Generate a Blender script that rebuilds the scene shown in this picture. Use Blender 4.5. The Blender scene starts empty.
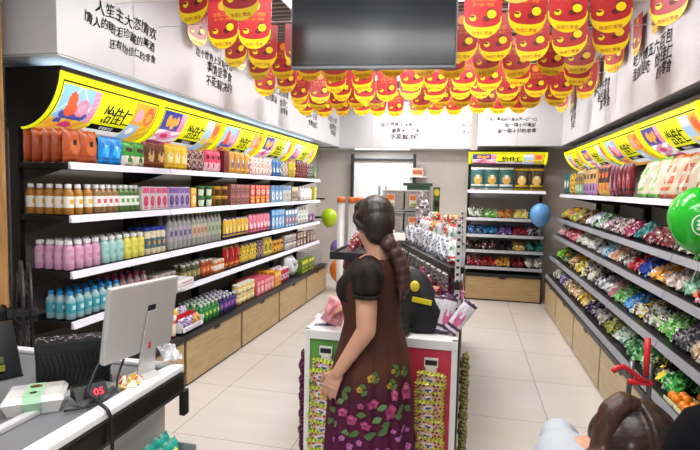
import bpy, bmesh, math, random
from mathutils import Vector, Matrix, Euler
random.seed(7)
scene = bpy.context.scene
COL = scene.collection
PI = math.pi
def R(d): return math.radians(d)

# ------------------------------------------------------------------ materials
_M = {}
def lin(c):
    return tuple((x/12.92 if x <= .04045 else ((x+.055)/1.055)**2.4) for x in c)
def hx(h):
    h = h.lstrip('#'); return lin(tuple(int(h[i:i+2], 16)/255 for i in (0, 2, 4)))
def mat(h, rough=.45, metal=0, emit=0, alpha=1, trans=0, key='', spec=.5):
    k = (h, rough, metal, emit, alpha, trans, key, spec)
    if k in _M: return _M[k]
    m = bpy.data.materials.new('m_%s_%d' % (h.strip('#'), len(_M))); m.use_nodes = True
    b = m.node_tree.nodes['Principled BSDF']
    c = hx(h)
    b.inputs['Base Color'].default_value = (*c, 1)
    b.inputs['Roughness'].default_value = rough
    b.inputs['Metallic'].default_value = metal
    b.inputs['Specular IOR Level'].default_value = spec
    if emit:
        b.inputs['Emission Color'].default_value = (*c, 1)
        b.inputs['Emission Strength'].default_value = emit
    if trans: b.inputs['Transmission Weight'].default_value = trans
    if alpha < 1: b.inputs['Alpha'].default_value = alpha
    _M[k] = m
    return m
def nodes(m):
    return m.node_tree.nodes, m.node_tree.links, m.node_tree.nodes['Principled BSDF']
def noise_mat(h1, h2, scale=(1, 1, 1), nscale=8, rough=.5, detail=4, bump=0, metal=0, lo=.35, hi=.65, spec=.5):
    m = bpy.data.materials.new('n_%s_%d' % (h1.strip('#'), len(bpy.data.materials))); m.use_nodes = True
    n, l, b = nodes(m)
    tc = n.new('ShaderNodeTexCoord'); mp = n.new('ShaderNodeMapping'); nz = n.new('ShaderNodeTexNoise'); cr = n.new('ShaderNodeValToRGB')
    mp.inputs['Scale'].default_value = scale
    nz.inputs['Scale'].default_value = nscale; nz.inputs['Detail'].default_value = detail
    cr.color_ramp.elements[0].position = lo; cr.color_ramp.elements[1].position = hi
    cr.color_ramp.elements[0].color = (*hx(h1), 1); cr.color_ramp.elements[1].color = (*hx(h2), 1)
    l.new(tc.outputs['Object'], mp.inputs[0]); l.new(mp.outputs[0], nz.inputs['Vector'])
    l.new(nz.outputs['Fac'], cr.inputs[0]); l.new(cr.outputs[0], b.inputs['Base Color'])
    b.inputs['Roughness'].default_value = rough; b.inputs['Metallic'].default_value = metal
    b.inputs['Specular IOR Level'].default_value = spec
    if bump:
        bp = n.new('ShaderNodeBump'); bp.inputs['Strength'].default_value = bump; bp.inputs['Distance'].default_value = .01
        l.new(nz.outputs['Fac'], bp.inputs['Height']); l.new(bp.outputs[0], b.inputs['Normal'])
    return m

# ------------------------------------------------------------------ mesh builder
KIDS = {}
class MB:
    def __init__(s): s.V, s.F, s.M = [], [], []
    def add(s, v, f, m=0, mx=None):
        b = len(s.V)
        s.V += [tuple(mx @ Vector(p)) if mx else tuple(p) for p in v]
        s.F += [tuple(i+b for i in q) for q in f]
        s.M += (m if isinstance(m, list) else [m]*len(f))
        return s
    def box(s, x0, x1, y0, y1, z0, z1, m=0, mx=None, bev=0):
        if bev:
            bm = bmesh.new(); bmesh.ops.create_cube(bm, size=1)
            for v in bm.verts: v.co = ((x0+x1)/2+v.co.x*(x1-x0), (y0+y1)/2+v.co.y*(y1-y0), (z0+z1)/2+v.co.z*(z1-z0))
            bmesh.ops.bevel(bm, geom=bm.edges[:], offset=bev, segments=2, affect='EDGES', profile=.6)
            bm.verts.index_update()
            s.add([v.co[:] for v in bm.verts], [[v.index for v in f.verts] for f in bm.faces], m, mx); bm.free(); return s
        v = [(x, y, z) for z in (z0, z1) for y in (y0, y1) for x in (x0, x1)]
        return s.add(v, [(0, 2, 3, 1), (4, 5, 7, 6), (0, 1, 5, 4), (1, 3, 7, 5), (3, 2, 6, 7), (2, 0, 4, 6)], m, mx)
    def quad(s, pts, m=0, mx=None): return s.add(pts, [tuple(range(len(pts)))], m, mx)
    def prism(s, poly, axis, a0, a1, m=0, mx=None):
        # poly: 2-D outline; axis: extruded axis
        n = len(poly); v = []
        for a in (a0, a1):
            for p in poly:
                q = list(p); q.insert(axis, a); v.append(tuple(q))
        f = [tuple(range(n)), tuple(range(2*n-1, n-1, -1))] + [(i, i+n, (i+1) % n+n, (i+1) % n) for i in range(n)]
        return s.add(v, f, m, mx)
    def lathe(s, prof, n=14, m=0, mx=None, sx=1, sy=1):
        v, f, mm = [], [], []
        for r, z in prof:
            for i in range(n):
                a = 2*PI*i/n; v.append((r*math.cos(a)*sx, r*math.sin(a)*sy, z))
        for k in range(len(prof)-1):
            for i in range(n):
                f.append((k*n+i, k*n+(i+1) % n, (k+1)*n+(i+1) % n, (k+1)*n+i))
                mm.append(m(k, 2*PI*(i+.5)/n) if callable(m) else m)
        f.append(tuple(reversed(range(n)))); mm.append(mm[0])
        f.append(tuple((len(prof)-1)*n+i for i in range(n))); mm.append(mm[-1])
        return s.add(v, f, mm, mx)
    def tube(s, pts, r, n=8, m=0, cap=True, flat=1):
        P = [Vector(p) for p in pts]; rr = r if isinstance(r, (list, tuple)) else [r]*len(P)
        v, f = [], []
        up = Vector((0, 0, 1)); prev = None
        for i, p in enumerate(P):
            t = (P[min(i+1, len(P)-1)]-P[max(i-1, 0)]).normalized()
            if prev is None:
                a = t.cross(up if abs(t.z) < .9 else Vector((1, 0, 0))).normalized()
            else:
                a = (prev - t*prev.dot(t)).normalized()
            prev = a; b = t.cross(a)
            for k in range(n):
                q = p + (a*math.cos(2*PI*k/n) + b*math.sin(2*PI*k/n)*flat)*rr[i]; v.append(q[:])
        for i in range(len(P)-1):
            for k in range(n): f.append((i*n+k, i*n+(k+1) % n, (i+1)*n+(k+1) % n, (i+1)*n+k))
        if cap: f += [tuple(reversed(range(n))), tuple((len(P)-1)*n+k for k in range(n))]
        return s.add(v, f, m)
    def capsule(s, a, b, ra, rb, n=12, m=0):
        a, b = Vector(a), Vector(b); d = (b-a).normalized(); pts, rr = [], []
        for t in (-1, -.8, -.5, 0): pts.append(a+d*ra*t); rr.append(max(.0006, ra*math.sqrt(max(0, 1-t*t))))
        for t in (0, .5, .8, 1): pts.append(b+d*rb*t); rr.append(max(.0006, rb*math.sqrt(max(0, 1-t*t))))
        return s.tube(pts, rr, n, m)
    def ell(s, c, r, m=0, n=16, k=10, mx=None):
        prof = [(max(.0004, math.sin(PI*i/k)), -math.cos(PI*i/k)) for i in range(k+1)]
        M2 = Matrix.Translation(c) @ Matrix.Diagonal((*r, 1))
        return s.lathe(prof, n, m, (mx @ M2) if mx else M2)
    def disc(s, c, rx, ry, m=0, n=16, axis=1, mx=None):
        p = []
        for i in range(n):
            a = 2*PI*i/n; q = [c[0], c[1], c[2]]; o = [j for j in range(3) if j != axis]
            q[o[0]] += rx*math.cos(a); q[o[1]] += ry*math.sin(a); p.append(tuple(q))
        return s.quad(p, m, mx)
    def build(s, name, mats, parent=None, loc=(0, 0, 0), rz=0, smooth=False):
        me = bpy.data.meshes.new(name); me.from_pydata(s.V, [], s.F)
        for m in (mats if isinstance(mats, (list, tuple)) else [mats]): me.materials.append(m)
        me.polygons.foreach_set('material_index', s.M)
        if smooth: me.polygons.foreach_set('use_smooth', [True]*len(s.F))
        me.update()
        o = bpy.data.objects.new(name, me); COL.objects.link(o)
        o.location = loc; o.rotation_euler = (0, 0, rz)
        if parent:
            o.parent = parent; KIDS.setdefault(parent.name, []).append(o)
        return o

def tag(o, label, cat, group=None, kind=None):
    o['label'] = label
    o['category'] = cat
    if group: o['group'] = group
    if kind: o['kind'] = kind
    return o
def empty(name, loc=(0, 0, 0), rz=0):
    o = bpy.data.objects.new(name, None); COL.objects.link(o); o.location = loc; o.rotation_euler = (0, 0, rz)
    o.empty_display_size = .05
    return o
def kids(o): return KIDS.get(o.name, [])
def copy_tree(o, parent=None):
    c = o.copy(); COL.objects.link(c)
    if parent:
        c.parent = parent; KIDS.setdefault(parent.name, []).append(c)
    for ch in kids(o): copy_tree(ch, c)
    return c
def struct(o, label, cat): return tag(o, label, cat, None, 'structure')
ORD = 'first second third fourth fifth sixth seventh eighth ninth tenth eleventh twelfth thirteenth fourteenth fifteenth sixteenth seventeenth eighteenth nineteenth twentieth'.split()
def ordn(i): return ORD[i]

# ------------------------------------------------------------------ text
_T = {}
def text2d(body, size):
    k = body
    if k not in _T:
        cu = bpy.data.curves.new('t', 'FONT'); cu.body = body; cu.size = 1; cu.resolution_u = 2
        o = bpy.data.objects.new('t', cu); COL.objects.link(o)
        bpy.context.view_layer.update()
        dg = bpy.context.evaluated_depsgraph_get()
        me = bpy.data.meshes.new_from_object(o.evaluated_get(dg))
        bm = bmesh.new(); bm.from_mesh(me); bmesh.ops.triangulate(bm, faces=bm.faces[:]); bm.verts.index_update()
        _T[k] = ([(v.co.x, v.co.y) for v in bm.verts], [[v.index for v in f.verts] for f in bm.faces])
        bm.free(); bpy.data.objects.remove(o); bpy.data.meshes.remove(me); bpy.data.curves.remove(cu)
    v, f = _T[k]
    w = max([p[0] for p in v] or [0])
    return [(x*size, y*size) for x, y in v], f, w*size
def add_text(mb, body, size, place, m=0, center=False, sx=1, flip=False):
    v, f, w = text2d(body, size)
    ox = -w*sx/2 if center else 0
    mb.add([place(x*sx+ox, y) for x, y in v], f, m)
    return w*sx

# ------------------------------------------------------------------ camera, world
H = 1.6
cam = bpy.data.cameras.new('camera'); co = bpy.data.objects.new('camera', cam); COL.objects.link(co)
y, p, r = R(13), R(-4.2), R(1.2)
fw = Vector((-math.sin(y)*math.cos(p), math.cos(y)*math.cos(p), math.sin(p)))
rt = Vector((math.cos(y), math.sin(y), 0)); up = rt.cross(fw)
rt2 = rt*math.cos(r)+up*math.sin(r); up2 = -rt*math.sin(r)+up*math.cos(r)
mx = Matrix((rt2, up2, -fw)).transposed().to_4x4(); mx.translation = (0, 0, H)
co.matrix_world = mx
cam.sensor_fit = 'HORIZONTAL'; cam.sensor_width = 36; cam.lens = 510/700*36; cam.clip_start = .05; cam.clip_end = 60
scene.camera = co
scene.view_settings.view_transform = 'Standard'; scene.view_settings.look = 'None'
scene.view_settings.exposure = 0.0; scene.view_settings.gamma = 1; scene.view_settings.use_curve_mapping = False
w = bpy.data.worlds.new('world'); scene.world = w; w.use_nodes = True
w.node_tree.nodes['Background'].inputs[0].default_value = (.80, .90, 1.0, 1)
w.node_tree.nodes['Background'].inputs[1].default_value = .55

# ------------------------------------------------------------------ room
CEIL = 3.12
XL, XR, YB, YJ = -2.74, 1.76, 9.05, 8.08
M_white = noise_mat('#e6e2e3', '#efecec', nscale=2, rough=.5)
M_wall = noise_mat('#c3bcb6', '#cdc6bf', nscale=1.5, rough=.7)
M_grey = mat('#b9bcbf', .6)
M_black = mat('#131315', .4)
M_blackm = mat('#0d0d0f', .55)
M_ink = mat('#1c1a1c', .7)

def floor_mat():
    m = bpy.data.materials.new('floor_tile'); m.use_nodes = True
    n, l, b = nodes(m)
    tc = n.new('ShaderNodeTexCoord'); mp = n.new('ShaderNodeMapping'); mp.inputs['Location'].default_value = (-.6+8, -.45+8, 0)
    l.new(tc.outputs['Object'], mp.inputs[0])
    br = n.new('ShaderNodeTexBrick'); br.offset = 0; br.squash = 1
    br.inputs['Scale'].default_value = 1; br.inputs['Brick Width'].default_value = .8; br.inputs['Row Height'].default_value = .8
    br.inputs['Mortar Size'].default_value = .0028; br.inputs['Mortar Smooth'].default_value = .2
    br.inputs['Color1'].default_value = (*hx('#d2cbc5'), 1); br.inputs['Color2'].default_value = (*hx('#cdc6bf'), 1)
    br.inputs['Mortar'].default_value = (*hx('#8d857c'), 1)
    l.new(mp.outputs[0], br.inputs['Vector'])
    nz = n.new('ShaderNodeTexNoise'); nz.inputs['Scale'].default_value = 1.6; nz.inputs['Detail'].default_value = 6
    mp2 = n.new('ShaderNodeMapping'); mp2.inputs['Scale'].default_value = (1, 5, 1)
    l.new(tc.outputs['Object'], mp2.inputs[0]); l.new(mp2.outputs[0], nz.inputs['Vector'])
    cr = n.new('ShaderNodeValToRGB'); cr.color_ramp.elements[0].color = (.9, .9, .9, 1); cr.color_ramp.elements[1].color = (1.04, 1.03, 1.02, 1)
    l.new(nz.outputs['Fac'], cr.inputs[0])
    mx = n.new('ShaderNodeMix'); mx.data_type = 'RGBA'; mx.blend_type = 'MULTIPLY'; mx.inputs[0].default_value = 1
    l.new(br.outputs['Color'], mx.inputs[6]); l.new(cr.outputs[0], mx.inputs[7]); l.new(mx.outputs[2], b.inputs['Base Color'])
    b.inputs['Roughness'].default_value = .16; b.inputs['Specular IOR Level'].default_value = .45
    return m
o = MB().box(XL-.3, XR+.3, -3.0, YB+.3, -.1, 0).build('floor', floor_mat()); struct(o, 'glossy cream tiled shop floor with thin grey joints', 'floor')
o = MB().box(XL-.2, XL, -1, YB+.2, 0, CEIL+.1).build('wall_left', M_wall); struct(o, 'pale wall behind the long left rack of shelves', 'wall')
o = MB().box(XR, XR+.2, -1, YB+.2, 0, CEIL+.1).build('wall_right', M_wall); struct(o, 'pale wall behind the right rack of bagged snacks', 'wall')
o = MB().box(XL, .0, YB, YB+.2, 0, CEIL+.1).build('wall_back', M_wall); struct(o, 'beige back wall behind the white lit panel', 'wall')
b = MB().box(.0, XR, YJ, YB+.2, 0, CEIL+.1)
o = b.build('wall_back_right', M_wall); struct(o, 'beige wall block behind the small back rack', 'wall')
# ceiling: dark void with grey slats
b = MB().box(XL-.2, XR+.2, -3, YB+.2, CEIL+.12, CEIL+.2)
o = b.build('ceiling', mat('#6c6e70', .8)); struct(o, 'dark ceiling void above the grey slats', 'ceiling')
b = MB()
yy = .4
while yy < 8.9:
    b.box(XL+.5, XR-.5, yy, yy+.035, CEIL, CEIL+.06, 0); yy += .095
for xx in (-1.9, -1.0, 0, 1.0): b.box(xx, xx+.03, .4, 8.9, CEIL+.06, CEIL+.09, 0)
o = b.build('slat_grille', mat('#8d9092', .5), o)

# soffits
SL, SR, SZ, SZR = -2.21, 1.20, 2.30, 2.22
SB, SBR = 8.62, 7.42
M_soff = noise_mat('#cac7cb', '#d2cfd3', nscale=1.2, rough=.45)
M_under = mat('#c9cfd4', .5)
def lettering(parent, rows, place, name='lettering'):
    """rows: (text, start, height, width): a slightly wavering brush hand"""
    mb = MB()
    for body, u, v, wid in rows:
        v2, f2, w2 = text2d(body, 1); sz = wid/w2; hs = min(sz*1.05, .1)
        ph = random.Random(body).random()*6
        for dx, dy in ((0, 0), (.03, .015)):
            mb.add([place(u+(x+dx)*sz+.10*sz*math.sin(y*3), v+(y+dy)*hs+.008*math.sin(ph+x*2.2)) for x, y in v2], f2, 0)
    return mb.build(name, M_ink, parent)
def seams(mb, ys, place):
    for y_ in ys: mb.add([place(y_, SZ+.0), place(y_+.006, SZ+.0), place(y_+.006, CEIL), place(y_, CEIL)], [(0, 1, 2, 3)], 1)
M_seam = mat('#b3aeb2', .7)
b = MB().box(XL, SL, 2.4, SB+.38, SZ, CEIL+.1, 0, bev=.004)
seams(b, (3.05, 4.27, 5.49, 6.71), lambda u, v: (SL+.0015, u, v))
o = b.build('trim_1', [M_soff, M_seam]); struct(o, 'long white soffit with black handwriting above the left rack', 'soffit')
PLc = lambda u, v: (SL+.003, u, v)
lettering(o, [('人笙主大恣情欢', 2.69, 2.625, .61), ('情人的眼泪珍藏的美酒', 2.6, 2.535, .68), ('还有怡佳仁的零食', 2.81, 2.445, .48),
              ('这个世界上没有什么', 3.84, 2.66, .66), ('事情是零食', 4.02, 2.565, .47), ('不能解决的', 4.0, 2.455, .49),
              ('手捧怡佳仁的零食', 5.2, 2.665, .84), ('相约重逢', 5.3, 2.56, .35), ('怡佳仁', 5.75, 2.56, .26), ('的零食', 5.78, 2.47, .24),
              ('一生一世的零食', 6.6, 2.66, .7), ('爱你一万年', 6.75, 2.56, .5), ('零食怡佳仁', 6.85, 2.46, .45), ('人生三大情', 7.85, 2.66, .55), ('你的眼泪', 7.95, 2.55, .42), ('有零食', 8.05, 2.45, .3)], PLc)
b = MB().box(SL, .1, SB, YB, SZ-.02, CEIL+.1, 0, bev=.004)
for x_ in (-1.65, -.45): b.add([(x_, SB-.0015, SZ), (x_, SB-.0015, CEIL), (x_+.006, SB-.0015, CEIL), (x_+.006, SB-.0015, SZ)], [(0, 1, 2, 3)], 1)
o = b.build('trim_2', [M_soff, M_seam]); struct(o, 'white soffit with black handwriting across the far back wall', 'soffit')
PBc = lambda u, v: (u, SB-.003, v)
lettering(o, [('这个世界上没有什么', -1.50, 2.64, .70), ('事有大一个半', -1.31, 2.54, .47), ('不能解决的', -1.33, 2.43, .49), ('怎么开心', -.16, 2.63, .24), ('怎么吃', -.15, 2.52, .2)], PBc)
b = MB().box(.1, XR, SBR, YJ, SZR, CEIL+.1, 0, bev=.004)
b.add([(.62, SBR-.0015, SZR), (.62, SBR-.0015, CEIL), (.626, SBR-.0015, CEIL), (.626, SBR-.0015, SZR)], [(0, 1, 2, 3)], 1)
o = b.build('trim_3', [M_soff, M_seam]); struct(o, 'white soffit with three lines of handwriting above the back rack', 'soffit')
PRb = lambda u, v: (u, SBR-.003, v)
lettering(o, [('世上喜欢的人那么多一口一口', .24, 2.565, .62), ('吃一袋十分满足', .45, 2.485, .4), ('来一袋十分的零食', .35, 2.40, .51)], PRb)
b = MB().box(SR, XR, -.5, SBR, SZR, CEIL+.1, 0, bev=.004)
for y_ in (2.4, 3.62, 4.84, 6.06): b.add([(SR-.0015, y_, SZR), (SR-.0015, y_, CEIL), (SR-.0015, y_+.006, CEIL), (SR-.0015, y_+.006, SZR)], [(0, 1, 2, 3)], 1)
o = b.build('trim_4', [M_soff, M_seam]); struct(o, 'long white soffit with black handwriting above the right rack', 'soffit')
PRc = lambda u, v: (SR-.003, 7.4-u, v)
lettering(o, [('手捧零食', .47, 2.56, .37), ('相约到', .55, 2.47, .3), ('怡佳仁', .6, 2.38, .25),
              ('我吃八万零食', 1.73, 2.57, .6), ('相约重逢', 1.9, 2.48, .42), ('爱零食', 2.0, 2.40, .36),
              ('吃八喂五六百包', 3.0, 2.56, .77), ('我就是吃', 3.01, 2.465, .38), ('怡佳仁', 3.48, 2.465, .31), ('的零食', 3.53, 2.375, .26),
              ('零食一袋', 4.2, 2.6, .5)], PRc)
M_under_lit = mat('#dde6ec', .3, .35)  # light on the soffit undersides, put into a paler, shinier colour
b = MB().box(XL+.003, SL-.006, 2.41, SB-.01, SZ-.008, SZ-.001, 0); o = b.build('trim_6', M_under_lit); struct(o, 'added pale bluish panel, painted brightness under the left soffit', 'soffit panel')
b = MB().box(XL+.003, .09, SB+.006, YB-.003, SZ-.029, SZ-.0215, 0); o = b.build('trim_7', M_under_lit); struct(o, 'added pale bluish panel, painted brightness under the far back soffit', 'soffit panel')
# wooden post beside the left rack
M_wood_post = noise_mat('#8a6238', '#b58a55', scale=(12, 12, .6), nscale=5, rough=.55, detail=6)
o = MB().box(-2.74, -2.475, 2.16, 2.31, 0, CEIL, 0, bev=.006).build('trim_5', M_wood_post); struct(o, 'honey brown wooden post at the near end of left rack', 'post')
# ------------------------------------------------------------------ racks
M_wood = noise_mat('#a98d63', '#b99d72', scale=(1, 1, 9), nscale=4, rough=.42, detail=5)
M_woodr = noise_mat('#b09a74', '#bda781', scale=(1, 1, 9), nscale=4, rough=.42, detail=5)
M_backp = mat('#86827e', .7)
M_backl = mat('#a09e9e', .65)
M_strip = mat('#dfe0ee', .35)
M_lip = mat('#9a9ba3', .35, .3)
SIGN_COLS = ['#eef01c', '#141414', '#8fc4e8', '#5157a8', '#e8633a', '#f6a93a', '#f08fa8', '#ffffff', '#3b3f9c', '#f6d23a', '#d8417a', '#5fae5a', '#a9cdf0', '#e9a0c0', '#e9e3f4', '#8c2d5a']
SIGN_MATS = [mat(c, .3, 0, .62, key='sign') for c in SIGN_COLS]
def blob(u, v, cu, cv, ru, rv): return ((u-cu)/ru)**2+((v-cv)/rv)**2 < 1
def sign_art(kind):
    def A(u, v):
        if u < .035 or u > .965 or v < .09: return 0
        if v < .105 or abs(u-.045) < .004 or abs(u-.955) < .004: return 1
        if .105 <= v < .125 or u < .055 or u > .945: return 0
        if u < .36:
            if kind == 0:
                if v < .66:
                    if u > .31: return 6 if int((u+v)*26) % 2 else 13
                    if blob(u, v, .15, .34, .035, .13) or blob(u, v, .16, .48, .045, .13): return 4
                    if blob(u, v, .245, .44, .05, .15): return 6 if not blob(u, v, .245, .46, .03, .09) else 13
                    if blob(u, v, .2, .56, .105, .17): return 3 if v > .50 else 12
                    if abs((u-.2)-.3*(v-.1)) < .003 or abs((u-.2)+.3*(v-.1)) < .003: return 7
                    return 2
                if blob(u, v, .2, .8, .05, .08): return 10
                if blob(u, v, .12, .72, .03, .06): return 3
                return 5 if (u*3+v) % .3 < .2 else 9
            if v < .52:
                if u > .29: return 6 if v > .3 else 13
                if blob(u, v, .14, .32, .03, .12) or blob(u, v, .2, .36, .03, .12) or blob(u, v, .25, .3, .022, .09): return 5
                return 8 if v < .45 else 3
            if blob(u, v, .2, .68, .1, .11): return 10 if blob(u, v, .18, .66, .05, .06) else 13
            if v > .84: return 15 if u < .25 else 10
            return 7 if (u+v) % .2 < .1 else 13
        if u < .71:
            s = u + (v-.7)*.12
            if .665 < v < .78 and .385 < s < .70: return 1
            if .78 <= v < .94: return 7 if kind == 0 or u < .6 else 14
            if v >= .94: return 15 if kind else 5
            return 0
        if kind == 0:
            if v < .55:
                if blob(u, v, .78, .36, .035, .12): return 13
                if blob(u, v, .885, .34, .05, .16): return 4 if not blob(u, v, .885, .36, .028, .09) else 5
                return 5
            if u < .83: return 7 if blob(u, v, .77, .7, .03, .1) else 12
            return 9 if (u*2+v) % .2 < .13 else 5
        if u < .83:
            if blob(u, v, .775, .62, .035, .12): return 9
            return 12 if v > .3 else 14
        if blob(u, v, .89, .32, .04, .13): return 4
        if v > .62: return 5 if (u+v) % .16 < .1 else 11
        return 5 if v < .5 else 9
    return A
_sign = {}
def arc(yt, zt, yb, zb, v):
    t = v*PI/2; k = .12
    s_, c_ = math.sin(t), 1-math.cos(t)
    return yt+(yb-yt)*((1-k)*c_+k*s_), zt-(zt-zb)*((1-k)*s_+k*(v*.4+s_*.6))
def make_sign(W, yt, zt, yb, zb, kind, parent, glow=False):
    """convex light-box face from (yt, zt) curving back to (yb, zb); sub-parts: lettering, end caps"""
    def S(u, v, off=0):
        t = v*PI/2
        y_, z_ = arc(yt, zt, yb, zb, v)
        ny, nz = -math.cos(t)/abs(zt-zb), -math.sin(t)/abs(yb-yt); k = math.hypot(ny, nz)
        ny2, nz2 = -math.cos(t*.7+.25), -math.sin(t*.7+.25)
        return (u*W, y_+ny2*off, z_+nz2*off)
    NU, NV = 130, 46
    key = (round(W, 3), kind, yt, zt, yb, zb)
    if key in _sign:
        me, ml, mc = _sign[key]
        o = bpy.data.objects.new('header_sign', me); COL.objects.link(o); o.parent = parent
        if glow: MB().box(.03, W-.03, yt+.035, yb-.03, zt+.0255, zt+.029, 0).build('added_top_glow', mat('#e4f0fa', .4, 0, .95, key='glow'), o)  # added glowing panel that brightens the soffit underside, no part of the sign
        l = bpy.data.objects.new('lettering', ml); COL.objects.link(l); l.parent = o
        l = bpy.data.objects.new('caption_lettering', mc); COL.objects.link(l); l.parent = o
        return o
    art = sign_art(kind); mb = MB()
    mb.V = [S(i/NU, j/NV) for j in range(NV+1) for i in range(NU+1)]
    for j in range(NV):
        for i in range(NU):
            mb.F.append((j*(NU+1)+i, (j+1)*(NU+1)+i, (j+1)*(NU+1)+i+1, j*(NU+1)+i+1)); vv = (j+.5)/NV; mb.M.append(art((i+.5)/NU, vv if vv < .13 else .13+(vv-.13)*1.17))
    nm = len(SIGN_MATS)
    # box behind the face
    n = 12; prof = [S(0, k/n)[1:] for k in range(n+1)]+[(yb+.04, zb), (yb+.04, zt+.025), (yt, zt+.025)]
    mb.prism([(q[0]+.006, q[1]) for q in prof], 0, 0.002, W-.002, nm)
    # black top lip
    mb.box(.001, W-.001, yt-.012, yt+.03, zt, zt+.025, nm)
    # yellow divider ribs
    for u0 in (.001, W-.019):
        pts = [S(0, k/n, .012)[1:] for k in range(n+1)]+[S(0, k/n, 0)[1:] for k in range(n, -1, -1)]
        mb.prism(pts, 0, u0, u0+.018, 0)
    o = mb.build('header_sign', SIGN_MATS+[M_black], parent)
    if glow:
        MB().box(.03, W-.03, yt+.035, yb-.03, zt+.0255, zt+.029, 0).build('added_top_glow', mat('#e4f0fa', .4, 0, .95, key='glow'), o)  # same added glow, lighting the soffit from the sign top
    ml = MB(); P = lambda x, y_: S(.395+x/W*1.0, .56-y_/.36, .004)
    L = (yb-yt+zt-zb)*.8
    def P2(u0, v0): return lambda x, y_: S(u0+x/W, v0-y_/L, .004)
    sz = .098*(L/.53)
    v2, f2, w2 = text2d('怡佳仁', sz*1.25)
    k = .27*W/w2
    hz = .30*L/(sz*1.25)
    for dx in (0, .004, .008): ml.add([P2(.425, .515)(x*k+dx, y_*hz) for x, y_ in v2], f2, 0)
    l = ml.build('lettering', [M_ink, SIGN_MATS[7]], o)
    mc = MB(); v2, f2, w2 = text2d('零食集合店', .034); k = .13*W/w2
    mc.add([P2(.47, .665)(x*k, y_) for x, y_ in v2], f2, 1)
    c = mc.build('caption_lettering', [M_ink, SIGN_MATS[7]], o)
    _sign[key] = (o.data, l.data, c.data)
    return o

def make_bay(name, W, yback, base_y, base_z, shelves, sign, side_top, wood, backm, stripm_top, stripm, ends=(True, True), legs=True):
    """local frame: x along the rack, y into it, z up.  shelves: (z, y of its front edge)"""
    root = empty(name)
    MB().box(.001, W-.001, yback-.012, yback, base_z, side_top-.02, 0).build('back_panel', backm, root)
    for x in ((.001, .035) if ends[0] else ()), ((W-.035, W-.001) if ends[1] else ()):
        if x: MB().box(x[0], x[1], yback-.075, yback-.013, 0, side_top-.03, 0).build('upright', M_black, root)
    b = MB().box(.004, W-.004, base_y+.02, yback-.08, .0, base_z-.022, 0)
    bo = b.build('base_cabinet', M_blackm, root)
    MB().box(.02, W-.02, base_y+.002, base_y+.019, .02, base_z-.05, 0, bev=.003).build('base_panel', wood, bo)
    MB().box(W/2-.05, W/2+.05, base_y-.004, base_y+.002, base_z-.075, base_z-.05, 0, bev=.002).build('finger_pull', M_black, bo)
    MB().box(.001, W-.001, base_y-.01, yback-.08, base_z-.045, base_z, 0, bev=.004).build('base_shelf', M_black, root)
    for k, (z, yf) in enumerate(shelves):
        b = MB().box(.002, W-.002, yf+.012, yback-.08, z-.03, z, 0)
        for x in (.02, W-.035): b.prism([(yf+.06, z-.03), (yback-.08, z-.03), (yback-.08, z-.11), (yback-.14, z-.10), (yf+.1, z-.045)], 0, x, x+.012, 0)
        so = b.build('shelf', M_black, root)
        sm = stripm_top if k == 0 else stripm
        b = MB(); b.prism([(yf-.012, z-.036), (yf+.004, z+.006), (yf+.012, z+.006), (yf+.012, z-.036)], 0, .004, W-.004, 0)
        n = 4
        for i in range(n):
            x = W*(i+.35)/n
            if False: b.quad([(x, yf-.0128, z-.038), (x+.06, yf-.0128, z-.038), (x+.06, yf-.0005, z-.004), (x, yf-.0005, z-.004)], 1)
        b.build('price_strip', [sm, M_strip], so)
    if sign:
        yt, zt, yb, zb, kind = sign
        make_sign(W, yt, zt, yb, zb, kind, root, W < 1.05 and zt > 2.2)
        n = 14
        prof = []
        for i in range(n+1):
            q_ = arc(yt, zt, yb, zb, i/n); prof.append((q_[0]-.004, q_[1]))
        prof += [(yback, zb-.01), (yback, side_top), (yt-.004, side_top)]
        if ends[0]: MB().prism(prof, 0, .0002, .0018, 0).build('side_panel', M_black, root)
        if ends[1]: MB().prism(prof, 0, W-.0018, W-.0002, 0).build('side_panel', M_black, root)
    return root

L0, R0, B0 = -2.11, 1.07, 7.60
class Frame:
    def __init__(s, kind): s.k = kind; s.rz = {'L': PI/2, 'R': -PI/2, 'B': 0}[kind]
    def at(s, u, d, z): return {'L': (L0-d, u, z), 'R': (R0+d, u, z), 'B': (u, B0+d, z)}[s.k]
FL, FR, FB = Frame('L'), Frame('R'), Frame('B')
ZL = [1.708, 1.398, 1.068, .768]; DL = .13; ZLB = .42
near = ['the bay nearest the cashier counter', 'the second bay from the counter', 'the middle bay', 'the fourth bay from the counter', 'the far end bay']
for i in range(5):
    y0 = 2.505+i*1.018
    bay = make_bay('shelf_rack', 1.018, .56, 0, ZLB, [(z, DL) for z in ZL], (.185, 2.235, .46, 1.915, i % 2), 2.26, M_wood, M_backp, M_strip, M_strip, (True, i == 4))
    bay.location = FL.at(y0, 0, 0); bay.rotation_euler.z = FL.rz
    tag(bay, 'black left wall rack with yellow curved sign, ' + near[i], 'shelf rack', 'bays of the left wall rack')
ZR = [1.565, 1.25, 1.03, .735, .47]; DR = [.13, .09, .06, .04, .0]; ZRB = .42
RY = [(1.12, 2.20), (2.20, 3.28), (3.28, 4.36), (4.36, 5.43), (5.43, 6.48), (6.48, 7.36)]
rl = ['beside the camera', 'beside the green balloon', 'third from the back wall side', 'with a trolley parked near it and dark jelly bags', 'next to the corner bay', 'in the back corner']
rl = ['nearest the shop entrance', 'behind the green balloon', 'holding the big cream noodle bags', 'holding dark red and black packets', 'second from the back corner', 'tucked in the back corner']
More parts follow.
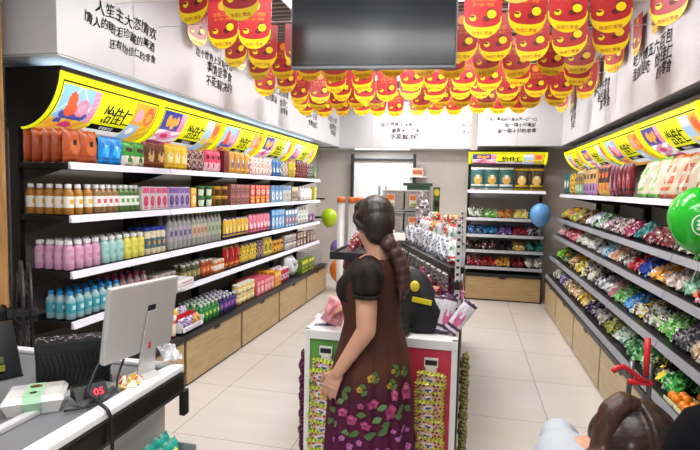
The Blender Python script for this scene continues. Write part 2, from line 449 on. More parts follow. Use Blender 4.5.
for i, (a, c) in enumerate(RY):
    W = c-a
    bay = make_bay('shelf_rack', W, .66, .0, ZRB, list(zip(ZR, DR)), (.165, 2.13, .47, 1.865, (i+1) % 2), 2.16, M_woodr, M_backl, M_strip, M_lip, (i == 5, True))
    bay.location = FR.at(c, 0, 0); bay.rotation_euler.z = FR.rz
    tag(bay, 'right wall rack bay of bagged snacks, ' + rl[i], 'shelf rack', 'bays of the right wall rack')
ZB = [1.60, 1.20, .96, .735, .49]; ZBB = .40
bay = make_bay('shelf_rack', 1.08, .44, 0, ZBB, [(z, .02) for z in ZB], (.02, 2.15, .2, 1.99, 1), 2.175, M_wood, M_backl, M_strip, M_lip, (True, True))
bay.location = (-.02, B0, 0)
tag(bay, 'small black snack rack with yellow sign against the back wall', 'shelf rack')
# ------------------------------------------------------------------ products
WORDS_MAX = 16
def pm(h, rough=.35): return mat(h, rough)
def bottle(name, liquid, label, cap, mark, h=.18, r=.029, sq=1.0, shoulder=.72, capr=.62, rough=.2):
    root = empty(name)
    z = lambda t: h*t
    prof = [(r*.9, 0), (r, z(.03)), (r, z(.22)), (r*1.005, z(.225)), (r*1.005, z(.35)), (r*1.005, z(.5)), (r*1.005, z(.60)), (r, z(.605)), (r, z(shoulder)), (r*.85, z(shoulder+.06)), (r*.55, z(shoulder+.12)), (r*.5, z(.88))]
    def m(k, a):
        front = abs(((a-1.5*PI+PI) % (2*PI))-PI) < .7
        if 3 <= k <= 5: return 2 if (k == 4 and front) else 1
        return 0
    MB().lathe(prof, 12, m).build('body', [pm(liquid, rough), pm(label, .5), pm(mark, .5)], root, smooth=True)
    MB().lathe([(r*capr, z(.87)), (r*capr, z(.985)), (r*capr*.9, h)], 10, 0).build('cap', pm(cap, .4), root)
    return root
def carton(name, base, accent, mark, w=.07, d=.05, h=.15, lid=None):
    mb = MB(); mb.box(-w/2, w/2, 0, d, 0, h, 0, bev=min(.004, w*.06))
    mb.box(-w/2+.003, w/2-.003, -.0012, .001, h*.72, h*.96, 1)
    mb.disc((0, -.0016, h*.38), w*.36, h*.24, 2, 12); mb.box(-w*.3, w*.3, -.0014, .001, h*.06, h*.12, 1)
    mb.disc((0, -.0022, h*.40), w*.16, h*.11, 1, 8)
    root = mb.build(name, [pm(base), pm(accent), pm(mark)])
    return root
def cup(name, body, lid, mark, r=.038, h=.075):
    root = empty(name)
    MB().lathe([(r*.78, 0), (r*.8, .004), (r*.86, h*.3), (r*.93, h*.7), (r, h*.93)], 14, lambda k, a: 1 if k in (1, 2) and abs(((a-1.5*PI+PI) % (2*PI))-PI) < .9 else 0).build('body', [pm(body), pm(mark)], root, smooth=True)
    MB().lathe([(r*1.06, h*.93), (r*1.06, h), (r*.98, h+.002)], 14, 0).build('lid', pm(lid), root)
    return root
def jar(name, body, lid, label, r=.036, h=.1):
    root = empty(name)
    MB().lathe([(r*.9, 0), (r, .004), (r, h*.2), (r*1.01, h*.21), (r*1.01, h*.62), (r, h*.63), (r, h*.75), (r*.86, h*.82)], 12, lambda k, a: 1 if k == 3 else 0).build('body', [pm(body, .15), pm(label, .5)], root, smooth=True)
    MB().lathe([(r*.95, h*.81), (r*.97, h*.97), (r*.9, h)], 12, 0).build('lid', pm(lid), root)
    return root
def pouch_mesh(w, h, t, seed, nx=10, ny=12, crumple=.004, mode=0, lean=0):
    """an upright pillow packet: returns MB, front towards -y, materials 0 main 1 band 2 patch 3 dark"""
    rnd = random.Random(seed); ph = [rnd.random()*6.28 for _ in range(6)]
    mb = MB()
    def prof(u, v):
        e = max(0, (1-abs(u)**2.6))**.5*max(0, (1-abs(v)**3.5))**.6
        c = crumple*(math.sin(5*u+4*v+ph[0])+.7*math.sin(9*u-6*v+ph[1]))*e**.5
        wob = 1-.05*e+.02*math.sin(6*v+ph[2])
        return e, c, wob
    for side in (-1, 1):
        b = len(mb.V)
        for j in range(ny+1):
            for i in range(nx+1):
                u, v = 2*i/nx-1, 2*j/ny-1
                e, c, wob = prof(u, v)
                zz = h*(j/ny)
                mb.V.append((u*w/2*wob, side*(t/2*e)+c+lean*zz, zz+.003*math.sin(8*u+ph[3])*(abs(v) > .95)))
        for j in range(ny):
            for i in range(nx):
                q = [b+j*(nx+1)+i, b+j*(nx+1)+i+1, b+(j+1)*(nx+1)+i+1, b+(j+1)*(nx+1)+i]
                if side > 0: q.reverse()
                u, v = (i+.5)/nx*2-1, (j+.5)/ny*2-1
                m = 0
                if v > .78 or v < -.86: m = 1
                if side < 0:
                    if mode == 0:
                        if (u/.62)**2+((v+.05)/.42)**2 < 1: m = 2
                        if (u/.3)**2+((v-.12)/.2)**2 < 1: m = 3
                        if -.75 < v < -.55: m = 1
                    elif mode == 1:
                        if v < -.2: m = 2
                        if .2 < v < .5 and abs(u) < .7: m = 3
                        if (u/.45)**2+((v+.45)/.25)**2 < 1: m = 1
                    elif mode == 3:
                        if -.7 < v < .62 and (abs(u+.42) < .17 or abs(u-.38) < .17): m = 3 if j % 3 else 2
                        if abs(u+.02) < .1: m = 2
                    elif mode == 2:
                        if (i+j) % 3 == 0: m = 2
                        if (i*2+j) % 5 == 0: m = 3
                mb.F.append(tuple(q)); mb.M.append(m)
    return mb
_pc = 0
def pouch(name, main, band, patch, dark='#2a2024', w=.12, h=.18, t=.05, mode=0, crumple=.003, lean=0, rough=.28):
    global _pc; _pc += 1
    mb = pouch_mesh(w, h, t, _pc*13+5, mode=mode, crumple=crumple, lean=lean)
    mb.V = [(x, y+t/2, z) for x, y, z in mb.V]
    return mb.build(name, [pm(main, rough), pm(band, rough), pm(patch, rough), pm(dark, rough)], smooth=True)
LONG = []
def place(proto, frame, u, d, z, label, cat, group, first, jz=0, tilt=0, name=None):
    o = proto if first else copy_tree(proto)
    o.location = frame.at(u, d, z); o.rotation_euler = (tilt, 0, frame.rz+jz)
    if len(label.split()) > WORDS_MAX: LONG.append(label)
    return tag(o, label, cat, group)
def run(proto, frame, y0, y1, n, d0, z, desc, cat, shelf, rows=1, dstep=.07, tiers=1, th=.08, jz=.06, seen=None, tilt=0, end='near end'):
    """a run of like products: n columns between y0 and y1, rows deep, tiers high"""
    first = True
    ys = [y0+(y1-y0)*(k+.5)/n for k in range(n)]
    grp = '%ss on %s' % (desc, shelf)
    for t in range(tiers):
        for r in range(rows):
            for k, yv in enumerate(ys):
                if seen and not seen(k, r): continue
                lab = ('%s %s' % (ordn(k), desc)) if n > 1 else ('lone ' + desc)
                if n > 1: lab += ' from ' + end
                if rows > 1: lab += ', ' + ('front', 'second', 'third', 'fourth', 'fifth', 'sixth')[r] + ' row'
                if tiers > 1: lab += ', ' + (('lower', 'upper') if tiers == 2 else ('lowest', 'middle', 'top'))[t] + ' layer'
                lab += ', ' + shelf
                place(proto, frame, yv+random.uniform(-.003, .003), d0+r*dstep+random.uniform(0, .006), z+t*th, lab, cat, grp, first, random.uniform(-jz, jz), tilt)
                first = False
S1, S2, S3, S4, S5 = ['%s left shelf' % s for s in ('top', 'second', 'third', 'fourth', 'bottom')]
z1, z2, z3, z4 = [z+.007 for z in ZL]; z5 = ZLB+.004
DF = DL+.03     # front of the products
sd = lambda k, r: r == 0 or k == 0
# --- top shelf: bags
def bagrun(args, y0, y1, n, desc, shelf, z, d=DF+.01, rows=1, dstep=.075, frame=FL, seen=None, **kw):
    p = pouch('snack_bag', *args, **kw)
    run(p, frame, y0, y1, n, d, z, desc, 'snack bag', shelf, rows, dstep, seen=seen, jz=.12)
bagrun(('#b4532a', '#a04522', '#c4683c', '#3a1a12'), 2.53, 2.81, 2, 'orange brown crisp bag', S1, z1, rows=5, dstep=.068, w=.135, h=.2, t=.06, seen=sd)
bagrun(('#1d86d6', '#1668b0', '#3fb0ee', '#f0d8b0'), 2.82, 3.04, 2, 'bright blue crisp bag', S1, z1, rows=1, w=.115, h=.185, t=.05, crumple=.006)
bagrun(('#3f9a3c', '#2f7a2e', '#e8e0d0', '#40302a'), 3.05, 3.28, 2, 'green crisp bag', S1, z1, w=.118, h=.17, t=.055, mode=1)
bagrun(('#6d3a22', '#8a4a26', '#d9b070', '#2a1510'), 3.29, 3.54, 2, 'dark brown crisp bag', S1, z1, w=.125, h=.185, t=.055)
bagrun(('#e8c22a', '#d8a820', '#f5e6b8', '#3a2a1a'), 3.55, 3.86, 3, 'yellow crisp bag', S1, z1, w=.105, h=.2, t=.05, mode=0)
bagrun(('#70403c', '#8c3050', '#d8c0c0', '#33181c'), 3.87, 4.14, 3, 'dark maroon striped bag', S1, z1, w=.1, h=.175, t=.045, mode=2)
bagrun(('#d8456a', '#b82848', '#f0c0cc', '#701830'), 4.15, 4.44, 3, 'pink snack bag', S1, z1, w=.1, h=.2, t=.045, mode=1)
p = carton('snack_box', '#7a1f22', '#8c2a2c', '#6a1518', .1, .12, .21); run(p, FL, 4.46, 4.6, 1, DF, z1, 'dark red snack box', 'box', S1)
bagrun(('#e8a83c', '#f0c060', '#6a5aa8', '#f4f0e0'), 4.62, 5.12, 4, 'amber pouch with violet oval', S1, z1, w=.115, h=.22, t=.05)
bagrun(('#e8dcd4', '#d8a0a0', '#c86a70', '#f4ece8'), 5.14, 5.72, 6, 'white snack packet with pink print', S1, z1, w=.092, h=.2, t=.04, mode=2)
bagrun(('#3f82c4', '#2a5ca0', '#d8e6f4', '#204070'), 5.75, 6.06, 3, 'blue snack packet', S1, z1, w=.095, h=.2, t=.04)
bagrun(('#d8ccc0', '#4a3a38', '#e8e0d4', '#2a2020'), 6.07, 6.3, 2, 'white and black packet', S1, z1, w=.1, h=.2, t=.04, mode=2)
bagrun(('#d8c22a', '#b8a020', '#8a7020', '#f0e8a0'), 6.32, 6.6, 2, 'mustard yellow packet', S1, z1, w=.12, h=.21, t=.045)
bagrun(('#54262a', '#7a2a30', '#b85a50', '#2a1416'), 6.62, 7.1, 5, 'dark maroon tall packet', S1, z1, w=.09, h=.23, t=.04, mode=2)
bagrun(('#3a3034', '#7a6a68', '#d0c4c0', '#5a2a30'), 7.12, 7.38, 3, 'black and white packet', S1, z1, w=.085, h=.22, t=.04, mode=2)
bagrun(('#3f8a50', '#2f6a3c', '#d8e4d0', '#20402a'), 7.4, 7.55, 1, 'green packet', S1, z1, w=.1, h=.19, t=.04)
# --- second shelf
run(bottle('juice_bottle', '#a8722a', '#ece6da', '#e4e4e4', '#e8a83a'), FL, 2.525, 2.75, 3, DF+.03, z2, 'orange juice bottle', 'bottle', S2, 5, .066, seen=sd)
run(bottle('juice_bottle', '#8a6a3e', '#e9e4df', '#e0e0e0', '#d8486a'), FL, 2.76, 2.985, 4, DF+.03, z2, 'brown juice bottle with pink mark', 'bottle', S2, 2, .066)
run(bottle('juice_bottle', '#4a6a34', '#e6ebe0', '#e0e0e0', '#4f9a58'), FL, 2.99, 3.21, 4, DF+.03, z2, 'green juice bottle', 'bottle', S2, 2, .066)
run(carton('drink_carton', '#d8cfd4', '#d85a86', '#d03a5c', .074, .05, .17), FL, 3.225, 3.535, 4, DF, z2, 'pink fruit drink carton', 'carton', S2)
run(carton('drink_carton', '#b8a8cc', '#7a5aa4', '#4a3470', .074, .05, .17), FL, 3.55, 3.855, 4, DF, z2, 'purple drink carton', 'carton', S2)
run(carton('drink_carton', '#d89a30', '#e8c060', '#f0e0b0', .085, .05, .165), FL, 3.87, 3.98, 1, DF, z2, 'orange drink carton', 'carton', S2)
run(cup('noodle_cup', '#274a2a', '#3f9a48', '#d8e8d0', .05, .085), FL, 4.03, 4.3, 2, DF+.05, z2, 'green lidded cup', 'cup', S2, 1, .1, 2, .092)
run(cup('noodle_cup', '#b07818', '#e8c030', '#4a3414', .052, .085), FL, 4.32, 4.6, 2, DF+.05, z2, 'yellow lidded cup', 'cup', S2, 1, .1, 2, .092)
run(carton('snack_box', '#9c6460', '#b87a74', '#6a3a38', .1, .08, .1), FL, 4.62, 5.06, 4, DF, z2, 'dusty pink box', 'box', S2, 1, .1, 2, .102)
run(carton('snack_box', '#cc3a34', '#e07a6a', '#f0c8b0', .125, .08, .12), FL, 5.08, 5.64, 4, DF, z2+.08, 'red box', 'box', S2)
run(carton('snack_box', '#c83228', '#e8a030', '#e8c050', .125, .08, .078), FL, 5.08, 5.64, 4, DF, z2, 'flat red and orange box', 'box', S2)
run(carton('milk_carton', '#8ab4d8', '#4a84c0', '#e8f0f4', .1, .06, .2), FL, 5.68, 6.04, 3, DF, z2, 'pale blue milk carton', 'carton', S2)
run(carton('milk_carton', '#c8d0d4', '#6a94c8', '#d8c8a0', .1, .06, .2), FL, 6.06, 6.38, 3, DF, z2, 'white and blue milk carton', 'carton', S2)
run(carton('milk_carton', '#a89a84', '#d8ccb0', '#4a4038', .09, .06, .19), FL, 6.4, 6.66, 3, DF, z2, 'tan and dark milk carton', 'carton', S2)
run(bottle('milk_bottle', '#e8e8ea', '#f0f0f2', '#e8e8ea', '#d8dce8', .2, .05, shoulder=.74, capr=.4), FL, 6.78, 7.34, 4, DF+.05, z2, 'plump white milk bottle', 'bottle', S2)
run(carton('snack_box', '#d8d23a', '#e8e4a0', '#f0f0e0', .12, .08, .19), FL, 7.37, 7.54, 1, DF, z2, 'yellow and white box', 'box', S2)
# --- third shelf
PB = lambda liq, lab, cap, mark: bottle('milk_bottle', liq, lab, cap, mark, .172, .031, shoulder=.72, capr=.72, rough=.4)
run(PB('#cb94b4', '#d2a2bf', '#e6e2e6', '#c680a6'), FL, 2.525, 2.81, 4, DF+.03, z3, 'pink milk bottle', 'bottle', S3, 4, .068)
run(PB('#9cc8c4', '#a8d2cc', '#e2e4e4', '#7fb8b4'), FL, 2.825, 3.035, 3, DF+.03, z3, 'mint green milk bottle', 'bottle', S3, 3, .068)
run(PB('#d6d05a', '#dfd96c', '#e4e4e0', '#c8c040'), FL, 3.04, 3.27, 3, DF+.03, z3, 'yellow milk bottle', 'bottle', S3, 3, .068)
run(bottle('milk_bottle', '#d8ccb0', '#4a6a70', '#2a3c9c', '#c89060', .2, .028, shoulder=.78, capr=.95), FL, 3.28, 3.53, 4, DF+.03, z3, 'small bottle with navy cap', 'bottle', S3, 3, .066)
TB = lambda lab, cap, mark: bottle('soda_bottle', '#9a9c98', lab, cap, mark, .30, .031, shoulder=.66, capr=.42, rough=.1)
run(TB('#a49cac', '#c0bcc4', '#4c4880'), FL, 3.56, 3.9, 5, DF+.03, z3, 'clear soda bottle with violet label', 'bottle', S3, 2, .07)
run(TB('#b8ac98', '#d8c050', '#b0654a'), FL, 3.91, 4.17, 4, DF+.03, z3, 'clear soda bottle with yellow cap', 'bottle', S3, 2, .07)
run(TB('#a8b09c', '#6ab060', '#708a58'), FL, 4.18, 4.44, 4, DF+.03, z3, 'clear soda bottle with green cap', 'bottle', S3, 2, .07)
bagrun(('#e0b43c', '#4a3a70', '#f0dc8a', '#8a5a2a'), 4.52, 5.06, 6, 'yellow biscuit pouch', S3, z3, w=.088, h=.2, t=.05)
bagrun(('#dc7c98', '#a83858', '#f4ccd4', '#b84a64'), 5.08, 5.68, 6, 'pink biscuit pouch', S3, z3, w=.095, h=.21, t=.05)
run(carton('snack_box', '#3a7ab8', '#8cc0e4', '#d8e4f0', .1, .06, .24), FL, 5.7, 6.14, 4, DF, z3, 'tall blue box', 'box', S3)
run(carton('snack_box', '#5a9ad0', '#e8f0f8', '#d05a50', .1, .06, .22), FL, 6.16, 6.64, 4, DF, z3, 'blue and white box', 'box', S3)
run(bottle('milk_bottle', '#d0d4d0', '#e4e8e4', '#e8ecec', '#5aa8a0', .24, .045, shoulder=.7), FL, 6.68, 7.18, 4, DF+.05, z3, 'white bottle with teal mark', 'bottle', S3)
bagrun(('#7a5a84', '#a87ab0', '#d8c8dc', '#4a2a54'), 7.2, 7.54, 2, 'lilac packet', S3, z3, w=.14, h=.13, t=.06)
# --- fourth shelf
WB = lambda cap: bottle('water_bottle', '#8fb4bc', '#3f9cae', cap, '#b8dce4', .168, .029, shoulder=.68, capr=.55, rough=.12)
run(WB('#1f86d0'), FL, 2.53, 3.0, 7, DF+.03, z4, 'water bottle with blue cap', 'bottle', S4, 3, .07)
run(bottle('water_bottle', '#b89aa4', '#c05a80', '#c84a80', '#e8c8d4', .17, .03, shoulder=.68, capr=.55, rough=.12), FL, 3.01, 3.4, 5, DF+.1, z4, 'bottle with pink cap', 'bottle', S4, 3, .07)
run(jar('glass_jar', '#7a5030', '#a8a09a', '#d8c8a0', .04, .115), FL, 3.42, 3.74, 4, DF+.08, z4, 'brown jar with silver lid', 'jar', S4, 2, .085)
run(bottle('canned_drink', '#4a4a30', '#8a8458', '#c8c8c0', '#b8a860', .15, .03, shoulder=.8, capr=.7), FL, 3.76, 4.06, 4, DF+.03, z4, 'olive drink can', 'can', S4, 2, .07)
run(bottle('canned_drink', '#9a4a24', '#c8642c', '#d8d0c8', '#e8c890', .15, .03, shoulder=.8, capr=.7), FL, 4.08, 4.28, 3, DF+.03, z4, 'rust orange drink can', 'can', S4, 2, .07)
run(jar('glass_jar', '#c86a24', '#d8c8b8', '#e8e0d4', .035, .12), FL, 4.29, 4.5, 3, DF+.03, z4, 'orange fruit jar', 'jar', S4, 2, .08)
bagrun(('#c02a24', '#e0a03a', '#8a1a18', '#f0d8b8'), 4.52, 4.88, 3, 'tall red packet', S4, z4, w=.11, h=.22, t=.05)
bagrun(('#dcb428', '#5a4a9a', '#e8d060', '#3a6a3a'), 4.9, 5.3, 4, 'yellow snack stick packet', S4, z4, w=.092, h=.21, t=.045, mode=2)
bagrun(('#6a4a90', '#8a6ab0', '#e0c040', '#2a1a40'), 5.31, 5.5, 2, 'purple snack stick packet', S4, z4, w=.088, h=.21, t=.045, mode=2)
bagrun(('#d8c038', '#e8d870', '#7a8a30', '#4a4a20'), 5.51, 5.75, 2, 'lemon yellow packet', S4, z4, w=.11, h=.22, t=.045)
bagrun(('#d89028', '#2a2018', '#e8b040', '#2a1c14'), 5.77, 6.13, 3, 'amber and black packet', S4, z4, w=.11, h=.17, t=.05, mode=1)
run(carton('snack_box', '#b8b4b0', '#d8d4d0', '#5a5450', .13, .08, .085), FL, 6.16, 6.6, 3, DF, z4, 'grey white box', 'box', S4, 1, .1, 2, .1)
run(carton('snack_box', '#8a6a58', '#b8a090', '#d8ccb8', .12, .08, .085), FL, 6.63, 7.04, 3, DF, z4, 'brown cracker box', 'box', S4, 1, .1, 2, .1)
run(carton('snack_box', '#7a5a58', '#98807a', '#c8b8a8', .12, .08, .17), FL, 7.08, 7.5, 3, DF, z4, 'dull red brown box', 'box', S4)
# white box bag hanging over the fourth shelf edge
b = MB(); b.box(-.13, .13, 0, .2, 0, .075, 0, bev=.008); b.box(-.12, .12, -.0015, .001, .03, .034, 1); b.box(-.06, .1, -.0015, .001, .05, .056, 1)
o = b.build('carton_tray', [pm('#dcd8d8'), pm('#8a2a34')]); o.location = FL.at(3.58, DL-.10, z4+.004); o.rotation_euler = (0, 0, FL.rz+.06)
tag(o, 'white card carton jutting over the edge of fourth left shelf', 'carton')
# --- bottom shelf (on the black base)
DB = .04
def toy():
    root = empty('candy_toy')
    MB().lathe([(.022, 0), (.024, .01), (.024, .1), (.02, .115)], 10, lambda k, a: 1 if k == 1 else 0).build('tube', [pm('#c8483a'), pm('#e8dcc8')], root, smooth=True)
    MB().ell((0, 0, .15), (.034, .03, .038), 0, 10, 8).build('toy_head', pm('#ecebe4'), root, smooth=True)
    b = MB()
    for a in range(5): b.ell((.03*math.cos(a*1.257), .026*math.sin(a*1.257), .185), (.014, .014, .022), 0, 7, 5)
    b.build('flower_top', pm('#f0d020'), root, smooth=True)
    return root
run(toy(), FL, 3.14, 3.5, 5, DB+.03, z5, 'candy toy with yellow petal top', 'candy toy', S5, 2, .075)
# display tray with toys
b = MB(); b.box(-.16, .16, 0, .2, 0, .012, 0); b.box(-.16, .16, 0, .006, 0, .05, 0); b.box(-.16, .16, .194, .2, 0, .15, 0); b.box(-.16, -.154, 0, .2, 0, .09, 0); b.box(.154, .16, 0, .2, 0, .09, 0); b.box(-.16, .16, .088, .1, .09, .13, 1)
b.box(-.12, .12, -.002, .001, .015, .04, 2)
o = b.build('display_tray', [pm('#e4e2e6'), pm('#c8202c'), pm('#c8c0d0')]); o.location = FL.at(3.67, DB-.02, z5); o.rotation_euler.z = FL.rz
tag(o, 'white display tray with red crossbar on bottom left shelf', 'display tray')
cols = [('#8a6ab8', '#e4e0ea', 'violet'), ('#d8c8e0', '#6a4a98', 'pale lilac'), ('#e0c050', '#d85a80', 'yellow and pink'), ('#b0b0b8', '#6a5a80', 'grey'), ('#a888c0', '#f0f0f0', 'mauve'), ('#e8e4ec', '#9a6ab8', 'white')]
for i, (a, c, nm) in enumerate(cols):
    bk = i >= 3
    p = pouch('toy_pack', a, c, c, a, w=.09, h=.15 if bk else .1, t=.04, mode=2, crumple=.008)
    p.location = FL.at(3.565+(i % 3)*.105, DB+(.12 if bk else .005), z5+.014+(0)); p.rotation_euler.z = FL.rz
    tag(p, '%s toy sweet packet in the %s of the white display tray' % (nm, 'back' if bk else 'front'), 'sweet packet', 'packets in the white display tray')
run(bottle('fizzy_drink', '#2f7a3c', '#3f9a4a', '#d8dcd8', '#e0e060', .155, .029, shoulder=.66, capr=.5), FL, 3.85, 4.18, 5, DB+.03, z5, 'green fizzy drink bottle', 'bottle', S5, 4, .066)
run(bottle('fizzy_drink', '#3c2c68', '#5a489c', '#dcdce4', '#d06a9a', .155, .029, shoulder=.66, capr=.5), FL, 4.19, 4.53, 5, DB+.03, z5, 'purple fizzy drink bottle', 'bottle', S5, 4, .066)
run(jar('sweet_jar', '#d8b44a', '#e0dcc8', '#e8e0b0', .048, .095), FL, 4.56, 4.98, 4, DB+.05, z5, 'yellow sweet jar', 'jar', S5, 1, .1, 2, .097)
run(carton('snack_box', '#d45a72', '#e890a0', '#e8c8b8', .09, .08, .15), FL, 5.0, 5.5, 5, DB, z5, 'rose pink sweet box', 'box', S5, 3, .1)
run(carton('snack_box', '#e0a030', '#f0c860', '#d86a30', .09, .08, .17), FL, 5.51, 5.72, 2, DB, z5, 'amber sweet box', 'box', S5, 3, .1)
run(bottle('canned_drink', '#b02a4a', '#d8a8b8', '#e0dce0', '#5a2a5a', .17, .045, shoulder=.84, capr=.8), FL, 5.76, 6.08, 3, DB+.06, z5, 'crimson drink can', 'can', S5, 2, .1)
bagrun(('#c4c8cc', '#a8acb0', '#d8dce0', '#8a8a90'), 6.12, 6.46, 1, 'crumpled white plastic sack', S5, z5, d=DB+.02, w=.28, h=.26, t=.2, crumple=.02)
run(carton('snack_box', '#6a8a2a', '#d8d040', '#3a5a20', .13, .1, .17), FL, 6.5, 7.08, 4, DB, z5, 'green and yellow box', 'box', S5)
# grey wire basket
b = MB()
for k in range(7):
    zz = .02+.03*k
    b.tube([(-.2, 0, zz), (.2, 0, zz), (.2, .28, zz), (-.2, .28, zz), (-.2, 0, zz)], .004, 5)
for k in range(9):
    x = -.2+.05*k
    b.tube([(x, 0, .2), (x, 0, .02), (x, .28, .02), (x, .28, .2)], .003, 5)
for k in range(6):
    yv = .28*k/5
    b.tube([(-.2, yv, .2), (-.2, yv, .02), (.2, yv, .02), (.2, yv, .2)], .003, 5)
o = b.build('wire_basket', mat('#b4b4bc', .4, .3)); o.location = FL.at(7.33, DB+.02, z5); o.rotation_euler.z = FL.rz
tag(o, 'grey wire shopping basket at the far end of the left base', 'basket')

# ================================================================== right rack
T1 = 'top right shelf'
zR1 = ZR[0]+.01; DR1 = .165
E2 = 'back corner'
def rb(args, y0, y1, n, desc, **kw):
    p = pouch('snack_bag', *args, **kw)
    run(p, FR, y1, y0, n, DR1, zR1, desc, 'snack bag', T1, jz=.1, end='back corner')
rb(('#2f6a70', '#20484c', '#e0e4dc', '#4aa0a0'), 7.0, 7.32, 2, 'teal packet', w=.13, h=.28, t=.05)
rb(('#c8a02c', '#2a2420', '#e0c860', '#2a2420'), 6.64, 6.98, 2, 'yellow and black packet', w=.14, h=.27, t=.05, mode=2)
rb(('#9a8458', '#d8ccb0', '#8ac0a0', '#4a3a28'), 6.2, 6.6, 3, 'tan and green packet', w=.125, h=.27, t=.05, mode=1)
rb(('#d0a868', '#4a3020', '#b48ac8', '#3a2018'), 5.56, 6.16, 4, 'tan and lilac packet', w=.135, h=.29, t=.05, mode=1)
rb(('#4a2a24', '#c8502c', '#d0a840', '#d86a30'), 5.1, 5.52, 3, 'black and orange packet', w=.13, h=.29, t=.05, mode=1)
rb(('#7a2650', '#a84a78', '#c890a8', '#e8d0d8'), 4.84, 5.08, 2, 'magenta packet', w=.115, h=.27, t=.05)
rb(('#7c1a2c', '#4a1018', '#a83a4a', '#e0c8c8'), 4.44, 4.82, 3, 'dark red packet', w=.12, h=.27, t=.05)
def big(args, y, desc, **kw):
    p = pouch('snack_bag', *args, w=.23, h=.285, t=.08, mode=3, crumple=.007, lean=.3, rough=.2, **kw)
    p.location = FR.at(y, .16, zR1); p.rotation_euler.z = FR.rz+random.uniform(-.1, .1)
    tag(p, desc, 'snack bag', 'big leaning bags on the top right shelf')
big(('#d8d2bc', '#6ac04a', '#c4bc9c', '#8ab860'), 4.26, 'big cream bag with green print beside dark red packets')
big(('#dcd6c0', '#7ac85a', '#c8c0a4', '#98c070'), 4.02, 'second big cream bag with green print from dark red packets')
big(('#dccfb8', '#e06a3a', '#cfc0a0', '#d8623a'), 3.74, 'big cream bag with red print beside green print bags')
big(('#dccfb8', '#e05a3a', '#cfc0a0', '#d0583a'), 3.48, 'second big cream bag with red print, above the green balloon')
big(('#e4d8b8', '#c8504a', '#d8b860', '#e0a040'), 3.2, 'big cream bag with yellow print at frame edge')
big(('#e4d8b8', '#c8504a', '#d8b860', '#e0a040'), 2.92, 'big cream yellow bag nearest the shop entrance')
def lowest(o):
    m = o.rotation_euler.to_matrix(); return min((m @ v.co).z for v in o.data.vertices)
